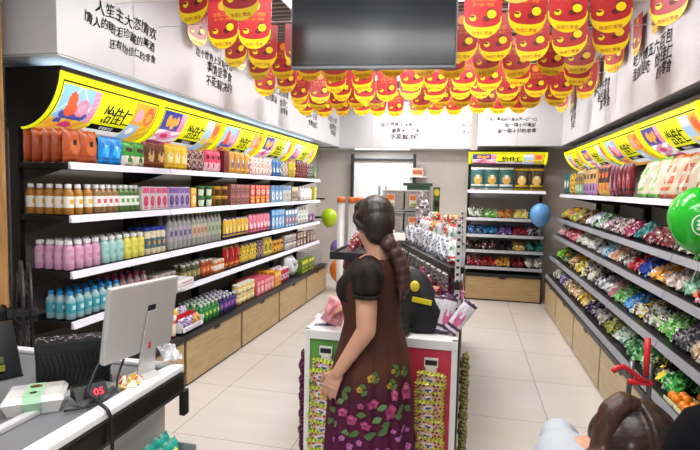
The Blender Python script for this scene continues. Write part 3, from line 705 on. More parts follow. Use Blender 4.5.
# --- heaps in the lower right shelves
def crumpled(name, c1, c2, c3, w, h, seed, rough=.22):
    mb = pouch_mesh(w, h, h*.42, seed, nx=7, ny=7, crumple=.011, mode=2)
    rnd = random.Random(seed*7+1); n_ = len(mb.V)//2
    for i in range(n_):
        d = [rnd.uniform(-.0055, .0055) for _ in range(3)]
        for q in (i, i+n_): mb.V[q] = tuple(a+b for a, b in zip(mb.V[q], d))
    mb.M = [rnd.choice((0, 0, 0, 1, 1, 2)) if rnd.random() < .55 else m for m in mb.M]
    return mb.build(name, [pm(c1, rough), pm(c2, rough), pm(c3, rough), pm(c1, rough)], smooth=False)
HEAPS = {
 2: [(7.2, '#7a9a3a', '#d8b03a', '#b8482c', 'green and yellow'), (6.85, '#c89a30', '#486a9a', '#d86a3a', 'mixed bright'), (6.5, '#9ab848', '#e0d060', '#c8603a', 'lime and yellow'), (6.1, '#6a5638', '#a88a5c', '#3a2e22', 'tan and black'), (5.72, '#c4cad4', '#8aa0b8', '#e8ecf0', 'silver white'), (5.38, '#4a8a58', '#d8e4dc', '#2f6a40', 'green and white'), (5.05, '#c8a8b8', '#e4dce0', '#98708a', 'pale pink'), (4.74, '#d8ccc8', '#a86a80', '#6a8a60', 'white and rose'), (4.45, '#8a1f4c', '#b03a68', '#6a1438', 'magenta'), (4.18, '#2f7a7c', '#4a9a94', '#205a5c', 'teal'), (3.92, '#6a2030', '#8a3a44', '#a86a60', 'wine red'), (3.66, '#7a2a34', '#a04a50', '#4a1820', 'maroon'), (3.4, '#c8c0b4', '#3a322e', '#e0d8cc', 'white and black'), (3.16, '#b8a898', '#c8643a', '#e0d8d0', 'beige and orange'), (2.92, '#d0b8a0', '#c8503a', '#e8e0d8', 'peach')],
 3: [(7.15, '#c8a0a8', '#e0d0d0', '#a85a68', 'pale rose'), (6.75, '#b84a5c', '#d88a90', '#8a2a3c', 'raspberry'), (6.35, '#c83a58', '#e07a88', '#e8c8cc', 'bright pink'), (5.95, '#d8d8d4', '#a8b8a0', '#f0f0ec', 'white'), (5.55, '#dcdcd8', '#90a070', '#b8b8b8', 'white and green'), (5.2, '#8a8a90', '#b8b8c0', '#5a5a60', 'grey'), (4.9, '#6aa8d0', '#b8d8e8', '#3a78a8', 'sky blue'), (4.62, '#e0b898', '#d88a50', '#f0dccc', 'peach orange'), (4.36, '#3a3030', '#e0d8d4', '#a85a3a', 'black and white'), (4.1, '#a82030', '#c84a50', '#7a1420', 'red'), (3.86, '#2444a0', '#3a60c0', '#182c70', 'royal blue'), (3.62, '#d8902c', '#e8b04a', '#b86a1c', 'orange'), (3.38, '#d0b8b0', '#e4dcd8', '#a88078', 'cream pink'), (3.15, '#8cc0a0', '#b8dcc4', '#5a9074', 'mint'), (2.9, '#c85a78', '#d8803c', '#8a2a44', 'pink roll'), (2.66, '#a0d060', '#d0e8a0', '#70a840', 'light lime')],
 4: [(7.1, '#6ab82c', '#98d848', '#3a7a1c', 'vivid lime'), (6.7, '#48703a', '#c87a2a', '#2a3c24', 'green and orange'), (6.3, '#c8822c', '#6a4a28', '#e0a848', 'amber brown'), (5.9, '#d0c030', '#e8e0a0', '#8a8430', 'yellow'), (5.5, '#e4e0d8', '#2e2c2c', '#c8b848', 'white and black'), (5.14, '#3a3836', '#a8a49c', '#6a6660', 'charcoal'), (4.85, '#c0c4c8', '#6a7a90', '#e8e8ec', 'silver'), (4.58, '#b8a8a0', '#d88a98', '#8a6a60', 'dusty pink'), (4.32, '#4a9a48', '#8ac878', '#c8d8c0', 'leaf green'), (4.08, '#2f84d0', '#6ab0e4', '#1c5c9c', 'azure'), (3.84, '#e0dcc8', '#d0b030', '#3a3630', 'white and yellow'), (3.6, '#d8d8d0', '#5a5650', '#a8c890', 'white and grey'), (3.38, '#58b83c', '#a8d890', '#e0ecd8', 'fresh green'), (3.15, '#4a4a50', '#7a7a80', '#a8a0a0', 'dark grey'), (2.92, '#c8a888', '#e4d4c0', '#8a6a50', 'sandy beige'), (2.7, '#8a4a98', '#a8b860', '#c890d0', 'purple and olive'), (2.48, '#3a9a94', '#d8d040', '#e0903a', 'teal and yellow')],
 5: [(7.0, '#c0c8b8', '#4a6a44', '#e0e4dc', 'pale green'), (6.6, '#6a4a98', '#a890c8', '#e0d8e8', 'violet'), (6.2, '#a88868', '#d8c8b0', '#6a5038', 'tan'), (5.8, '#c8a878', '#e0c8b0', '#8a6a48', 'sand'), (5.42, '#c8a838', '#e8d8a0', '#c07850', 'gold'), (5.06, '#3a2c4a', '#6a5a7a', '#a898a8', 'dark plum'), (4.74, '#98948c', '#c8c0b8', '#5a564e', 'stone grey'), (4.44, '#a8a850', '#d0cc90', '#6a6a34', 'olive yellow'), (4.16, '#c8d0cc', '#6a9a78', '#e8ece8', 'white and mint'), (3.9, '#4a8a50', '#a8c8a4', '#2a5a34', 'deep green'), (3.66, '#5aa060', '#c0d8bc', '#306a3c', 'mid green'), (3.42, '#2a2a20', '#e8d428', '#5a5420', 'yellow and black'), (3.2, '#3fae48', '#1f6a2c', '#80c878', 'emerald'), (2.74, '#7a3a7c', '#c890c4', '#4a2050', 'purple')],
}
SH = {2: 'second', 3: 'third', 4: 'fourth', 5: 'bottom'}
NM = {2: 'jelly_pouch', 3: 'sweet_packet', 4: 'dried_fruit_packet', 5: 'snack_packet'}
pos6 = ['%s of the %s row' % (ordn(i), r) for r in ('front', 'back') for i in range(4)]+['%s on top' % ordn(i) for i in range(3)]
for sh, zones in HEAPS.items():
    z = ZR[sh-1]+.002; d0 = DR[sh-1]+.02
    for zi, (yc, c1, c2, c3, nm) in enumerate(zones):
        far = yc > 5.2
        wz = .36 if far else .25
        pw, ph_ = (.11, .13) if far else (.082, .105)
        dark = '#2c2826' if zi % 2 else '#d8d4cc'
        protos = [crumpled(NM[sh], *cc, pw, ph_, sh*100+zi*7+q) for q, cc in enumerate(((c1, c2, c3), (c1, c3, dark), (c2, c1, '#b0aca4')))]
        used = [0, 0, 0]
        slots = [(-.36, .06, 0), (-.12, .05, 0), (.12, .06, 0), (.36, .05, 0), (-.36, .17, .02), (-.12, .18, .025), (.12, .17, .02), (.36, .18, .025), (-.24, .11, .055), (.0, .12, .06), (.24, .11, .055)]
        for k, (du, dd, dz) in enumerate(slots):
            q = (k*2+zi) % 3
            o = protos[q] if not used[q] else copy_tree(protos[q]); used[q] = 1
            xyz = FR.at(yc-du*wz+random.uniform(-.012, .012), d0+dd-.002+random.uniform(-.01, .01), 0)
            o.rotation_euler = Euler((R(random.uniform(-68, -38)), R(random.uniform(-22, 22)), FR.rz+R(random.uniform(-40, 40))))
            o.location = (xyz[0], xyz[1], z+dz*.8+.002-lowest(o))
            tag(o, '%s packet, %s, heap on %s right shelf' % (nm, pos6[k], SH[sh]), 'sweet packet', '%s packets heaped on the %s right shelf' % (nm, SH[sh]))
# orange fruit balls packet
def fruit(seed):
    rnd = random.Random(seed); root = empty('fruit_pack')
    b = MB()
    for i in range(4):
        b.ell(((i % 2)*.05-.025, (i//2)*.05, .03), (.027, .027, .027), 0, 10, 7)
    b.build('fruit', pm('#e8821c', .3), root, smooth=True)
    b = MB().box(-.06, .06, -.035, .085, 0, .004, 0); b.box(-.06, .06, -.037, -.033, 0, .02, 0)
    b.build('tray', pm('#d8d8a8'), root)
    return root
p = fruit(1)
for k, (u, d) in enumerate([(3.02, .06), (2.88, .06), (3.02, .2), (2.88, .2)]):
    o = p if k == 0 else copy_tree(p); o.location = FR.at(u, d, ZR[4]+.003); o.rotation_euler = (0, 0, FR.rz)
    tag(o, 'tray of orange balls, %s pair, %s one, bottom right shelf' % ('front' if d < .1 else 'rear', 'farther' if u > 2.95 else 'nearer'), 'fruit tray', 'orange ball trays on the bottom right shelf')
# ================================================================== back rack
def bb(args, x0, x1, n, desc, **kw):
    p = pouch('snack_bag', *args, **kw)
    run(p, FB, x0, x1, n, .06, ZB[0]+.01, desc, 'snack bag', 'top shelf of the back rack', jz=.06, end='the left')
bb(('#2f7072', '#e4e8e0', '#d8a850', '#f0f0e8'), .02, .62, 3, 'teal crisp bag', w=.19, h=.32, t=.08, mode=0)
bb(('#4a3f28', '#d8b42c', '#e8c474', '#f4ecd8'), .63, 1.03, 2, 'black and yellow crisp bag', w=.185, h=.31, t=.08, mode=0)
BH = [(['#b8c0b0', '#5aa044', '#a8743c', '#c0b030', '#4a6a80'], ['pale grey', 'grass green', 'caramel', 'mustard', 'slate']),
      (['#2a6ab8', '#2f8ac8', '#6a4a98', '#a83048', '#4a5060'], ['deep blue', 'blue and green', 'violet', 'crimson', 'dark slate']),
      (['#4a3a30', '#5a2840', '#302c34', '#c8a030', '#2f8a80'], ['dark brown', 'plum', 'black', 'golden', 'teal']),
      (['#a83048', '#c04440', '#d89830', '#8a2834', '#d0d0d4'], ['rose red', 'coral red', 'orange gold', 'dark red', 'silver white'])]
for s, (cs, ns) in enumerate(BH):
    for i, c in enumerate(cs):
        p0 = crumpled('sweet_packet', c, '#d8d4cc' if (i+s) % 2 else '#2a2628', c, .10, .12, s*31+i*5+900)
        for k in range(4):
            o = p0 if k == 0 else copy_tree(p0)
            xy = (.11+i*.21+(k % 2)*.09-.045, B0+.09+(k//2)*.09)
            o.rotation_euler = Euler((R(random.uniform(-60, -35)), R(random.uniform(-15, 15)), R(random.uniform(-30, 30))))
            o.location = (*xy, ZB[s+1]+.002+(k//2)*.03-lowest(o))
            tag(o, '%s packet, %s %s in its heap, %s shelf, back rack' % (ns[i], ('front', 'rear')[k//2], ('left', 'right')[k % 2], ('second', 'third', 'fourth', 'lowest')[s]), 'sweet packet', '%s packets on the back rack' % ns[i])
print('LONG', len(LONG), LONG[:5])
# ------------------------------------------------------------------ back area
M_post = mat('#26272b', .5)
root = empty('panel_frame', (-1.47, 8.9, 0))
for x in (-.56, .54): MB().box(x-.025, x+.025, -.03, .03, 0, 2.2, 0, bev=.003).build('post', M_post, root)
MB().box(-.535, .515, -.02, .02, 2.08, 2.12, 0, bev=.003).build('crossbar', M_post, root)
MB().box(-.535, .515, .03, .05, .1, 2.08, 0).build('white_board', mat('#f4f6f6', .5), root)
tag(root, 'bright white panel in a black post frame against the back wall', 'panel')
# wall box on a little shelf
o = MB().box(-1.02, -.72, 8.82, 9.045, 1.80, 1.815, 0).build('wall_shelf', M_white); tag(o, 'small white shelf on the beige back wall', 'shelf')
b = MB(); b.box(-.97, -.77, 8.85, 9.0, 1.817, 1.96, 0, bev=.004); b.box(-.95, -.79, 8.8485, 8.851, 1.85, 1.92, 1)
o = b.build('carton_box', [pm('#d8c0b0'), pm('#b8684a')]); tag(o, 'small tan carton on the white wall shelf at the back', 'box')
# empty bracket arms past the left rack
for k, z in enumerate((1.42, 1.12, 1.72)):
    if k == 2: continue
    b = MB(); b.prism([(-2.735, z), (-2.28, z), (-2.27, z-.02), (-2.70, z-.07), (-2.735, z-.1)], 1, 8.0, 8.02, 0)
    b.box(-2.738, -2.72, 7.99, 8.03, z-.12, z+.05, 0)
    o = b.build('shelf_bracket', M_black); tag(o, '%s black empty bracket arm on the wall past the left rack' % ('upper', 'lower')[k], 'bracket')
# tall clear tubes with orange caps
for k, (x, yv) in enumerate([(-1.50, 6.0), (-1.38, 6.06), (-1.27, 5.98)]):
    root = empty('dispenser_tube', (x, yv, 0))
    MB().lathe([(.062, 0), (.062, .04), (.045, .05), (.045, 1.42)], 14, 0).build('tube', mat('#c9c9c8', .15, alpha=.75), root, smooth=True)
    MB().lathe([(.05, 1.42), (.054, 1.425), (.054, 1.47), (.046, 1.485)], 14, 0).build('cap', pm('#d8743c'), root, smooth=True)
    tag(root, 'tall clear tube with orange cap, %s of three behind the woman' % ('leftmost', 'middle', 'rightmost')[k], 'tube', 'clear tubes with orange caps')
# ------------------------------------------------------------------ central display stand
GX0, GX1, GY0, GY1, GZ = -.84, -.025, 2.60, 5.42, .83
root = empty('display_stand', ((GX0+GX1)/2, (GY0+GY1)/2, 0))
ox, oy = root.location.x, root.location.y
def gb(name, x0, x1, y0, y1, z0, z1, m, par=root, bev=.003):
    return MB().box(x0-ox, x1-ox, y0-oy, y1-oy, z0, z1, 0, bev=bev).build(name, m, par)
gb('base', GX0+.03, GX1-.03, GY0+.03, GY1-.03, 0, GZ-.03, mat('#3a3a3e', .6))
fr = gb('frame', GX0, GX0+.03, GY0, GY0+.03, 0, GZ, mat('#eceaea', .35))
gb('frame', GX1-.03, GX1, GY0, GY0+.03, 0, GZ, mat('#eceaea', .35))
gb('frame', GX0, GX1, GY0-.002, GY0+.028, GZ-.05, GZ-.001, mat('#eceaea', .35))
gb('frame', GX0, GX0+.03, GY1-.03, GY1, 0, GZ, mat('#eceaea', .35)); gb('frame', GX1-.03, GX1, GY1-.03, GY1, 0, GZ, mat('#eceaea', .35))
gb('top', GX0, GX1, GY0, GY1, GZ-.03, GZ, mat('#e6e4e6', .3))
gb('green_panel', GX0+.03, -.44, GY0+.012, GY0+.03, .06, GZ-.05, mat('#5f9a45', .4))
gb('red_panel', -.44, GX1-.03, GY0+.012, GY0+.03, .06, GZ-.05, mat('#c93650', .4))
b = MB()
b.disc((-.53-ox, GY0+.0105-oy, .68), .07, .10, 0, 18); b.build('yellow_roundel', mat('#e8b82c', .4), root)
b = MB(); b.box(-.37-ox, -.30-ox, GY0+.009-oy, GY0+.011-oy, .58, .7, 0)
add_text(b, '零食', .045, lambda x, y_: (-.37-ox+x, GY0+.0085-oy, .62+y_), 1); b.build('black_label', [M_black, mat('#e8e4e4', .5)], root)
# side grids
b = MB()
for k in range(20):
    yv = GY0+.1+k*.14
    if yv > GY1: break
    for x in (GX0-.004, GX1+.004): b.tube([(x-ox, yv-oy, .05), (x-ox, yv-oy, GZ-.05)], .004, 5)
b.build('side_grating', mat('#2a2a2c', .4), root)
# perforated upright at the right
for nm, yv in (('upright', 2.95), ('upright', 4.5)):
    b = MB(); b.box(-.06-ox, -.03-ox, yv-oy, yv+.03-oy, GZ, 1.42, 0, bev=.002)
    for k in range(14): b.box(-.053-ox, -.037-ox, yv-.0015-oy, yv-oy+.001, GZ+.04+k*.04, GZ+.055+k*.04, 1)
    b.build(nm, [mat('#c4c4c6', .35, .2), M_black], root)
MB().box(-.075-ox, -.03-ox, 2.94-oy, 2.985-oy, 1.03, 1.075, 0, bev=.004).build('bracket', M_black, root)
tag(root, 'central white framed display stand with green and red end panels', 'display stand')
# upper trays
def tray(name, poly, z, h, label):
    root = empty(name, (poly[0][0], poly[0][1], 0)); ax, ay = poly[0]
    P = [(x-ax, y_-ay) for x, y_ in poly]; n = len(P)
    MB().prism(P, 2, z, z+.012, 0).build('tray_floor', M_black, root)
    for i in range(n):
        a, c = Vector((*P[i], 0)), Vector((*P[(i+1) % n], 0)); d = (c-a).normalized(); nn = Vector((d.y, -d.x, 0))*.012
        b = MB(); q = [a, c, c+nn, a+nn]
        b.prism([(v.x, v.y) for v in q], 2, z-.02, z+h, 0); b.build('tray_side', M_black, root)
    cx = sum(p[0] for p in P)/n; cy = sum(p[1] for p in P)/n
    MB().box(cx-.025, cx+.025, cy-.025, cy+.025, GZ+.001, z, 0).build('tray_post', mat('#b8b8ba', .35, .3), root)
    return tag(root, label, 'tray')
RT = [(-.08, 2.99), (-.02, 3.05), (-.02, 4.4), (-.58, 4.4)]
tray('snack_tray', RT, 1.13, .02, 'black slanting tray of red topped white packets behind the woman')
LT = [(-.90, 3.35), (-.62, 3.35), (-.62, 4.3), (-.88, 4.3)]
tray('snack_tray', LT, 1.13, .03, 'black tray of maroon packets in front of the woman\'s face')
# packets in right tray
A, Bp = Vector((-.08, 2.99, 0)), Vector((-.58, 4.4, 0)); dv = (Bp-A).normalized(); nv = Vector((-dv.y, dv.x, 0))*-1
ang = math.atan2(dv.y, dv.x)+PI
k0 = 0
wps = [pouch('snack_packet', '#d4d6da', '#dcdee0', '#b4bac4', '#3f4f78', w=.105, h=.15, t=.05, mode=2, crumple=.009),
       pouch('snack_packet', '#dadcde', '#c83a40', '#c8ccd0', '#5a8a5a', w=.11, h=.16, t=.055, mode=0, crumple=.010),
       pouch('snack_packet', '#c4262e', '#d8a030', '#d8d4d0', '#3f9a50', w=.11, h=.15, t=.055, mode=2, crumple=.011)]
us = {0: 0, 1: 0, 2: 0}
for r in range(3):
    for k in range(11):
        q = A+dv*(.07+k*.126)+nv*(.045+r*.085)
        if q.x > -.075 or q.y > 4.33: continue
        t = r if random.random() < .75 else (r+1) % 3; pr = wps[t]
        o = pr if not us[t] else copy_tree(pr); us[t] = 1
        o.location = (q.x, q.y, 1.148+r*.06); o.rotation_euler = (R(random.uniform(-25, 0)), R(random.uniform(-16, 16)), ang+random.uniform(-.5, .5))
        tag(o, '%s %s snack packet, %s row of the slanting black tray' % (ordn(k), ('white and blue', 'white and red', 'red and yellow')[t], ('front', 'second', 'back')[r]), 'snack packet', 'white and red packets in the black tray')
# packets hanging below the tray edge
hp = pouch('hanging_packet', '#2c2a2e', '#d8d8d8', '#8a8684', '#4a4648', w=.1, h=.10, t=.03, mode=2)
for k in range(10):
    q = A+dv*(.09+k*.13)-nv*.025
    o = hp if k == 0 else copy_tree(hp)
    o.location = (q.x, q.y, 1.005); o.rotation_euler = (0, 0, ang+random.uniform(-.15, .15))
    tag(o, '%s black and white packet hung under the slanting tray edge' % ordn(k), 'snack packet', 'black and white packets under the tray')
mp = pouch('snack_packet', '#8a2a3c', '#d8a0a0', '#6a1c2c', '#e0c8c0', w=.11, h=.14, t=.05, mode=2, crumple=.008)
for k in range(10):
    r, c = divmod(k, 5); o = mp if k == 0 else copy_tree(mp)
    o.rotation_euler = (R(-35), R(random.uniform(-15, 15)), R(-60)+random.uniform(-.5, .5)); o.location = (-.82+.12*r, 3.46+.17*c, 1.145-lowest(o))
    tag(o, '%s maroon packet in the %s row of the tray before the woman\'s face' % (ordn(c), ('outer', 'inner')[r]), 'snack packet', 'maroon packets in the black tray')
# brown bag hanging under the left tray
b = pouch('snack_packet', '#6a3a34', '#4a2420', '#8a5448', '#3a1c18', w=.3, h=.12, t=.09, crumple=.015); b.location = (-.74, 3.42, .98); b.rotation_euler = (0, 0, R(-25))
tag(b, 'brown translucent packet hanging beneath the maroon packet tray', 'snack packet')
# pile of magenta packets on the stand top
pc = [('#8a2a5a', '#c86a98', '#5a1838'), ('#a03a48', '#c8a04a', '#6a1c2c'), ('#6a2a3a', '#b8587a', '#3a1420')]
prs = [crumpled('sweet_packet', *c, .11, .13, 700+i) for i, c in enumerate(pc)]; us = [0]*3
tier = ['bottom', 'middle', 'top']; n = 0
for t in range(3):
    for r in range(3-(t > 1)):
        for c in range(4):
            q = n % 3; o = prs[q] if not us[q] else copy_tree(prs[q]); us[q] = 1
            o.rotation_euler = (R(random.uniform(-75, -30)), R(random.uniform(-25, 25)), R(random.uniform(-60, 60)))
            o.location = (-.13-.1*r+random.uniform(-.02, .02), 3.04+c*.15+t*.05, GZ+.003+t*.06-lowest(o))
            tag(o, '%s packet, %s in %s row, %s layer, pile under the slanting tray' % (('magenta', 'rust red', 'wine')[q], ordn(c), ('outer', 'middle', 'inner')[r], tier[t]), 'sweet packet', 'magenta packets piled on the display stand')
            n += 1
# long white and pink packets leaning at the right corner
lp = pouch('snack_packet', '#d8d2da', '#4a2a4a', '#d86a9a', '#e8e4e8', w=.075, h=.2, t=.03, mode=0)
for k, (x, yv, ry, rz) in enumerate([(-.20, 2.70, -6, 10), (-.155, 2.72, 4, -10), (-.11, 2.70, 14, 15), (-.075, 2.68, 34, 0), (-.19, 2.79, 0, 20), (-.12, 2.8, 12, 0)]):
    o = lp if k == 0 else copy_tree(lp); o.location = (x, yv, GZ+.006+(.012 if ry > 20 else 0)); o.rotation_euler = (0, R(ry), R(rz))
    tag(o, '%s long white and pink packet standing at the red panel corner' % ordn(k), 'snack packet', 'white and pink packets at the stand corner')
# small things at the green panel corner
o = crumpled('sweet_packet', '#d8d4d8', '#6a2a6a', '#b8b0b8', .13, .1, 812); o.location = (-.74, 2.68, GZ+.02); o.rotation_euler = (R(-80), 0, .3)
tag(o, 'white and purple packet lying flat at the green panel corner', 'sweet packet')
o = crumpled('sweet_packet', '#e0d022', '#c8b818', '#f0e880', .09, .12, 813); o.location = (-.56, 2.70, GZ+.02); o.rotation_euler = (R(-30), .2, 0)
tag(o, 'bright yellow packet beside the pink pouch on the stand', 'sweet packet')
o = pouch('cloth_pouch', '#e0c8b8', '#d8a8a0', '#ecd8cc', '#d09090', w=.12, h=.12, t=.07, crumple=.018); o.rotation_euler = (0, .15, .3); o.location = (-.72, 2.98, GZ+.003-lowest(o))
tag(o, 'cream and pink ruffled packet behind the pink pouch', 'packet')
o = pouch('snack_packet', '#3a78c8', '#e0e8f0', '#2a5090', '#e8e8e8', w=.12, h=.14, t=.06, crumple=.01); o.location = (-.70, 3.25, GZ+.004)
tag(o, 'blue and white packet behind the cream ruffled packet', 'snack packet')
# clear bins of sweets
def sbin(kind):
    root = empty('sweet_bin')
    b = MB(); w_, d_, h_ = .2, .2, .17
    for (x0, x1, y0, y1) in ((-w_/2, w_/2, 0, .004), (-w_/2, w_/2, d_-.004, d_), (-w_/2, -w_/2+.004, .004, d_-.004), (w_/2-.004, w_/2, .004, d_-.004)):
        b.box(x0, x1, y0, y1, 0, h_, 0)
    b.box(-w_/2, w_/2, 0, d_, 0, .004, 0)
    b.build('clear_box', mat('#d8d4d0', .1, alpha=.35), root)
    MB().box(-w_/2-.004, w_/2+.004, -.004, d_+.004, h_+.001, h_+.012, 0, bev=.003).build('lid', mat('#d0d0d0', .2), root)
    MB().box(-w_/2+.01, w_/2-.01, .01, d_-.01, .006, h_*.82, 0, bev=.015).build('contents', noise_mat('#4a3024', '#8a6a54', nscale=40, rough=.6), root)
    b = MB(); b.box(-.06, .02, -.0025, -.0005, .03, .14, 0); b.box(-.055, .015, -.004, -.002, .09, .135, 1); b.box(-.05, .01, -.004, -.002, .035, .06, 2)
    b.build('paper_label', [pm('#ecdcd4'), pm('#e07a3a'), pm('#8ab848')], root)
    return root
p = sbin(0); n = 0
root = empty('bin_rack', (-.58, 4.75, 0))
for sx in (-.24, .24):
    for yv in (.0, .4): MB().box(sx-.01, sx+.01, yv-.01, yv+.01, GZ+.001, 1.62, 0).build('post', mat('#b0b0b2', .3, .4), root)
for z in (1.20, 1.405): MB().box(-.25, .25, -.02, .42, z-.01, z-.001, 0).build('rack_shelf', mat('#a8a8aa', .3, .3), root)
tag(root, 'grey two level rack of clear sweet bins behind the woman', 'rack')
for t, z in enumerate((1.20, 1.405)):
    for r in range(2):
        for c in range(2):
            o = p if n == 0 else copy_tree(p); n += 1
            o.location = (-.69+c*.215, 4.75+r*.215, z); o.rotation_euler = (0, 0, 0)
            tag(o, 'clear sweet bin with orange label, %s %s, %s level' % (('front', 'rear')[r], ('left', 'right')[c], ('lower', 'upper')[t]), 'bin', 'clear bins on the grey rack')
b = MB(); b.box(-.62, -.38, 5.0-.0+.25, 5.27, GZ+.001, 1.63, 0); b.box(-.6, -.4, 5.247, 5.252, 1.3, 1.6, 1); b.disc((-.5, 5.246, 1.56), .03, .03, 2, 14); b.box(-.66, -.36, 5.24, 5.3, 1.63, 1.66, 0)
o = b.build('display_card', [pm('#2f4a3c'), pm('#3f6a50'), pm('#d8d020')]); tag(o, 'dark green display card standing behind the clear bins', 'display card')
b = MB(); b.box(-.33, -.27, 5.0, 5.015, GZ+.001, 1.62, 0)
for k in range(6): b.disc((-.3, 4.998, 1.02+k*.11), .026, .035, 1 if k % 2 else 2, 10)
o = b.build('hanging_strip', [pm('#4a6a30'), pm('#e0d028'), pm('#2a2a1c')]); tag(o, 'yellow and green vertical packet strip beside the clear bins', 'packet strip')
for k in range(5):
    o = crumpled('snack_packet', '#a8a0a8', '#d8d4d4', '#6a5a68', .11, .14, 850+k); o.location = (-.27+.0*k, 4.62+.14*k-.1, 1.10+.09*(k % 3)); 
    o.location = (-.40+.03*(k % 2), 4.5+.02*k, 1.16+.07*k); o.rotation_euler = (R(-10), 0, .3*k)
    tag(o, '%s grey packet of the hanging bunch beside the clear bins, from below' % ordn(k), 'snack packet', 'grey packets hung beside the clear bins')
# strips of hanging snack packets on the stand
def frill_pack(w, h, seed):
    rnd = random.Random(seed); mb = MB(); nx, ny = 14, 8
    for side in (-1, 1):
        b = len(mb.V)
        for j in range(ny+1):
            for i in range(nx+1):
                u, v = 2*i/nx-1, 2*j/ny-1; e = max(0, 1-u**4)**.5*max(0, 1-v**4)**.6
                z = h*j/ny + (.007 if i % 2 else -.005)*(abs(v) > .99); x = u*w/2+(.007 if j % 2 else -.005)*(1 if u > 0 else -1)*(abs(u) > .99)
                mb.V.append((x, side*.017*e+.004*math.sin(7*u+seed)*e, z))
        for j in range(ny):
            for i in range(nx):
                q = [b+j*(nx+1)+i, b+j*(nx+1)+i+1, b+(j+1)*(nx+1)+i+1, b+(j+1)*(nx+1)+i]
                if side > 0: q.reverse()
                u, v = (i+.5)/nx*2-1, (j+.5)/ny*2-1; m = 2
                if abs(u) > .86 or abs(v) > .82: m = 1 if (i+j) % 2 else 0
                elif (u+.1)**2/.2+(v-.1)**2/.25 < 1: m = 4 if (u+.1)**2/.2+(v-.1)**2/.25 < .25 else 3
                elif (i*3+j*5) % 7 < 2: m = 5
                mb.F.append(tuple(q)); mb.M.append(m)
    return mb
def strip(x, y_, ztop, n, cols, label, rz=0, dz=.062, w=.115, top=True):
    root = empty('packet_strip', (x, y_, 0), rz)
    b = MB(); b.box(-.03, .03, .012, .014, ztop-n*dz, ztop+.02, 0)
    b.build('hanging_band', pm('#e8e6e6'), root)
    if top:
        b = MB(); b.box(-.035, .035, -.004, .0, ztop, ztop+.05, 0); b.box(-.022, .022, -.004, .0, ztop-.06, ztop, 0); b.box(-.03, .03, -.0055, -.0035, ztop+.012, ztop+.038, 1); b.build('header_card', [pm('#ece8ea'), M_black], root)
    for k in range(n):
        m = frill_pack(w*random.uniform(.94, 1.06), .088, 300+k); o = m.build('snack_packet', [pm(c, .25) for c in cols], root)
        o.location = (random.uniform(-.007, .007), -.018-.004*(k % 2), ztop-.095-k*dz); o.rotation_euler = (R(16), R(random.uniform(-9, 9)), R(random.uniform(-10, 10)))
    return tag(root, label, 'packet strip', 'strips of snack packets on the display stand')
YC = ('#9aa84a', '#c8c83a', '#d8a48c', '#4a4a6a')
strip(-.715, 2.585, .70, 12, ('#8aa83a', '#d0d848', '#d89a84', '#e8e2e8', '#4a5a9a', '#3a2a34'), 'strip of yellow green snack packets hanging over the green panel', dz=.048, w=.148)
strip(-.155, 2.585, .69, 12, ('#9aa03a', '#d8d048', '#dca284', '#ece4e4', '#3f4a8a', '#3a2a34'), 'strip of yellow green snack packets hanging over the red panel', dz=.048, w=.14)
strip(-.846, 2.72, .68, 12, ('#4a1a34', '#8a3a60', '#5a2040', '#c890a8', '#3a1428', '#a05a78'), 'strip of dark maroon packets hung on the left side of stand', -PI/2, top=False, dz=.048, w=.085)
strip(-.018, 2.80, .72, 13, ('#5a5a30', '#8a8a48', '#4a4048', '#b89a68', '#2f3a30', '#8a5a4a'), 'strip of dark olive packets hung on the right side of stand', PI/2, top=False, dz=.048, w=.10)
# black bag lying on the stand behind the woman
root = empty('cloth_bag', (-.235, 2.77, GZ), R(-12)); root.scale = (.92, .92, .84)
b = MB(); b.V = []
rings = [(0, .12, .085, 0), (.05, .135, .1, 0), (.15, .135, .1, .0), (.22, .115, .09, -.01), (.29, .09, .08, -.025), (.35, .07, .06, -.035), (.385, .04, .03, -.04), (.395, .01, .01, -.04)]
n = 24; V, F = [], []
for z, rx, ry, cx in rings:
    for i in range(n):
        a = 2*PI*i/n; k = 1+.05*math.sin(3*a+z*20)+.03*math.sin(7*a); V.append((cx+rx*k*math.cos(a), ry*k*math.sin(a), z+.002))
for k in range(len(rings)-1):
    for i in range(n): F.append((k*n+i, k*n+(i+1) % n, (k+1)*n+(i+1) % n, (k+1)*n+i))
F.append(tuple(reversed(range(n)))); b.add(V, F, 0); b.build('bag_body', noise_mat('#0b0b0f', '#16161b', nscale=12, rough=.75, bump=.3), root, smooth=True)
b = MB(); b.ell((-.012, -.082, .30), (.028, .014, .036), 0, 20, 8); b.build('round_emblem', pm('#d8c83a'), root)
b = MB(); b.box(-.04, .075, -.112, -.10, .205, .235, 0, mx=Matrix.Rotation(R(6), 4, 'Y')); b.build('yellow_stripe', pm('#e0d030'), root)
b = MB(); b.tube([(-.03, -.1, .03), (-.035, -.215, .012), (-.035, -.222, -.06), (-.03, -.22, -.14), (-.028, -.22, -.19)], .02, 6, flat=.3); b.build('strap', M_black, root)
tag(root, 'black soft bag with round yellow emblem and yellow stripe behind the woman', 'bag')

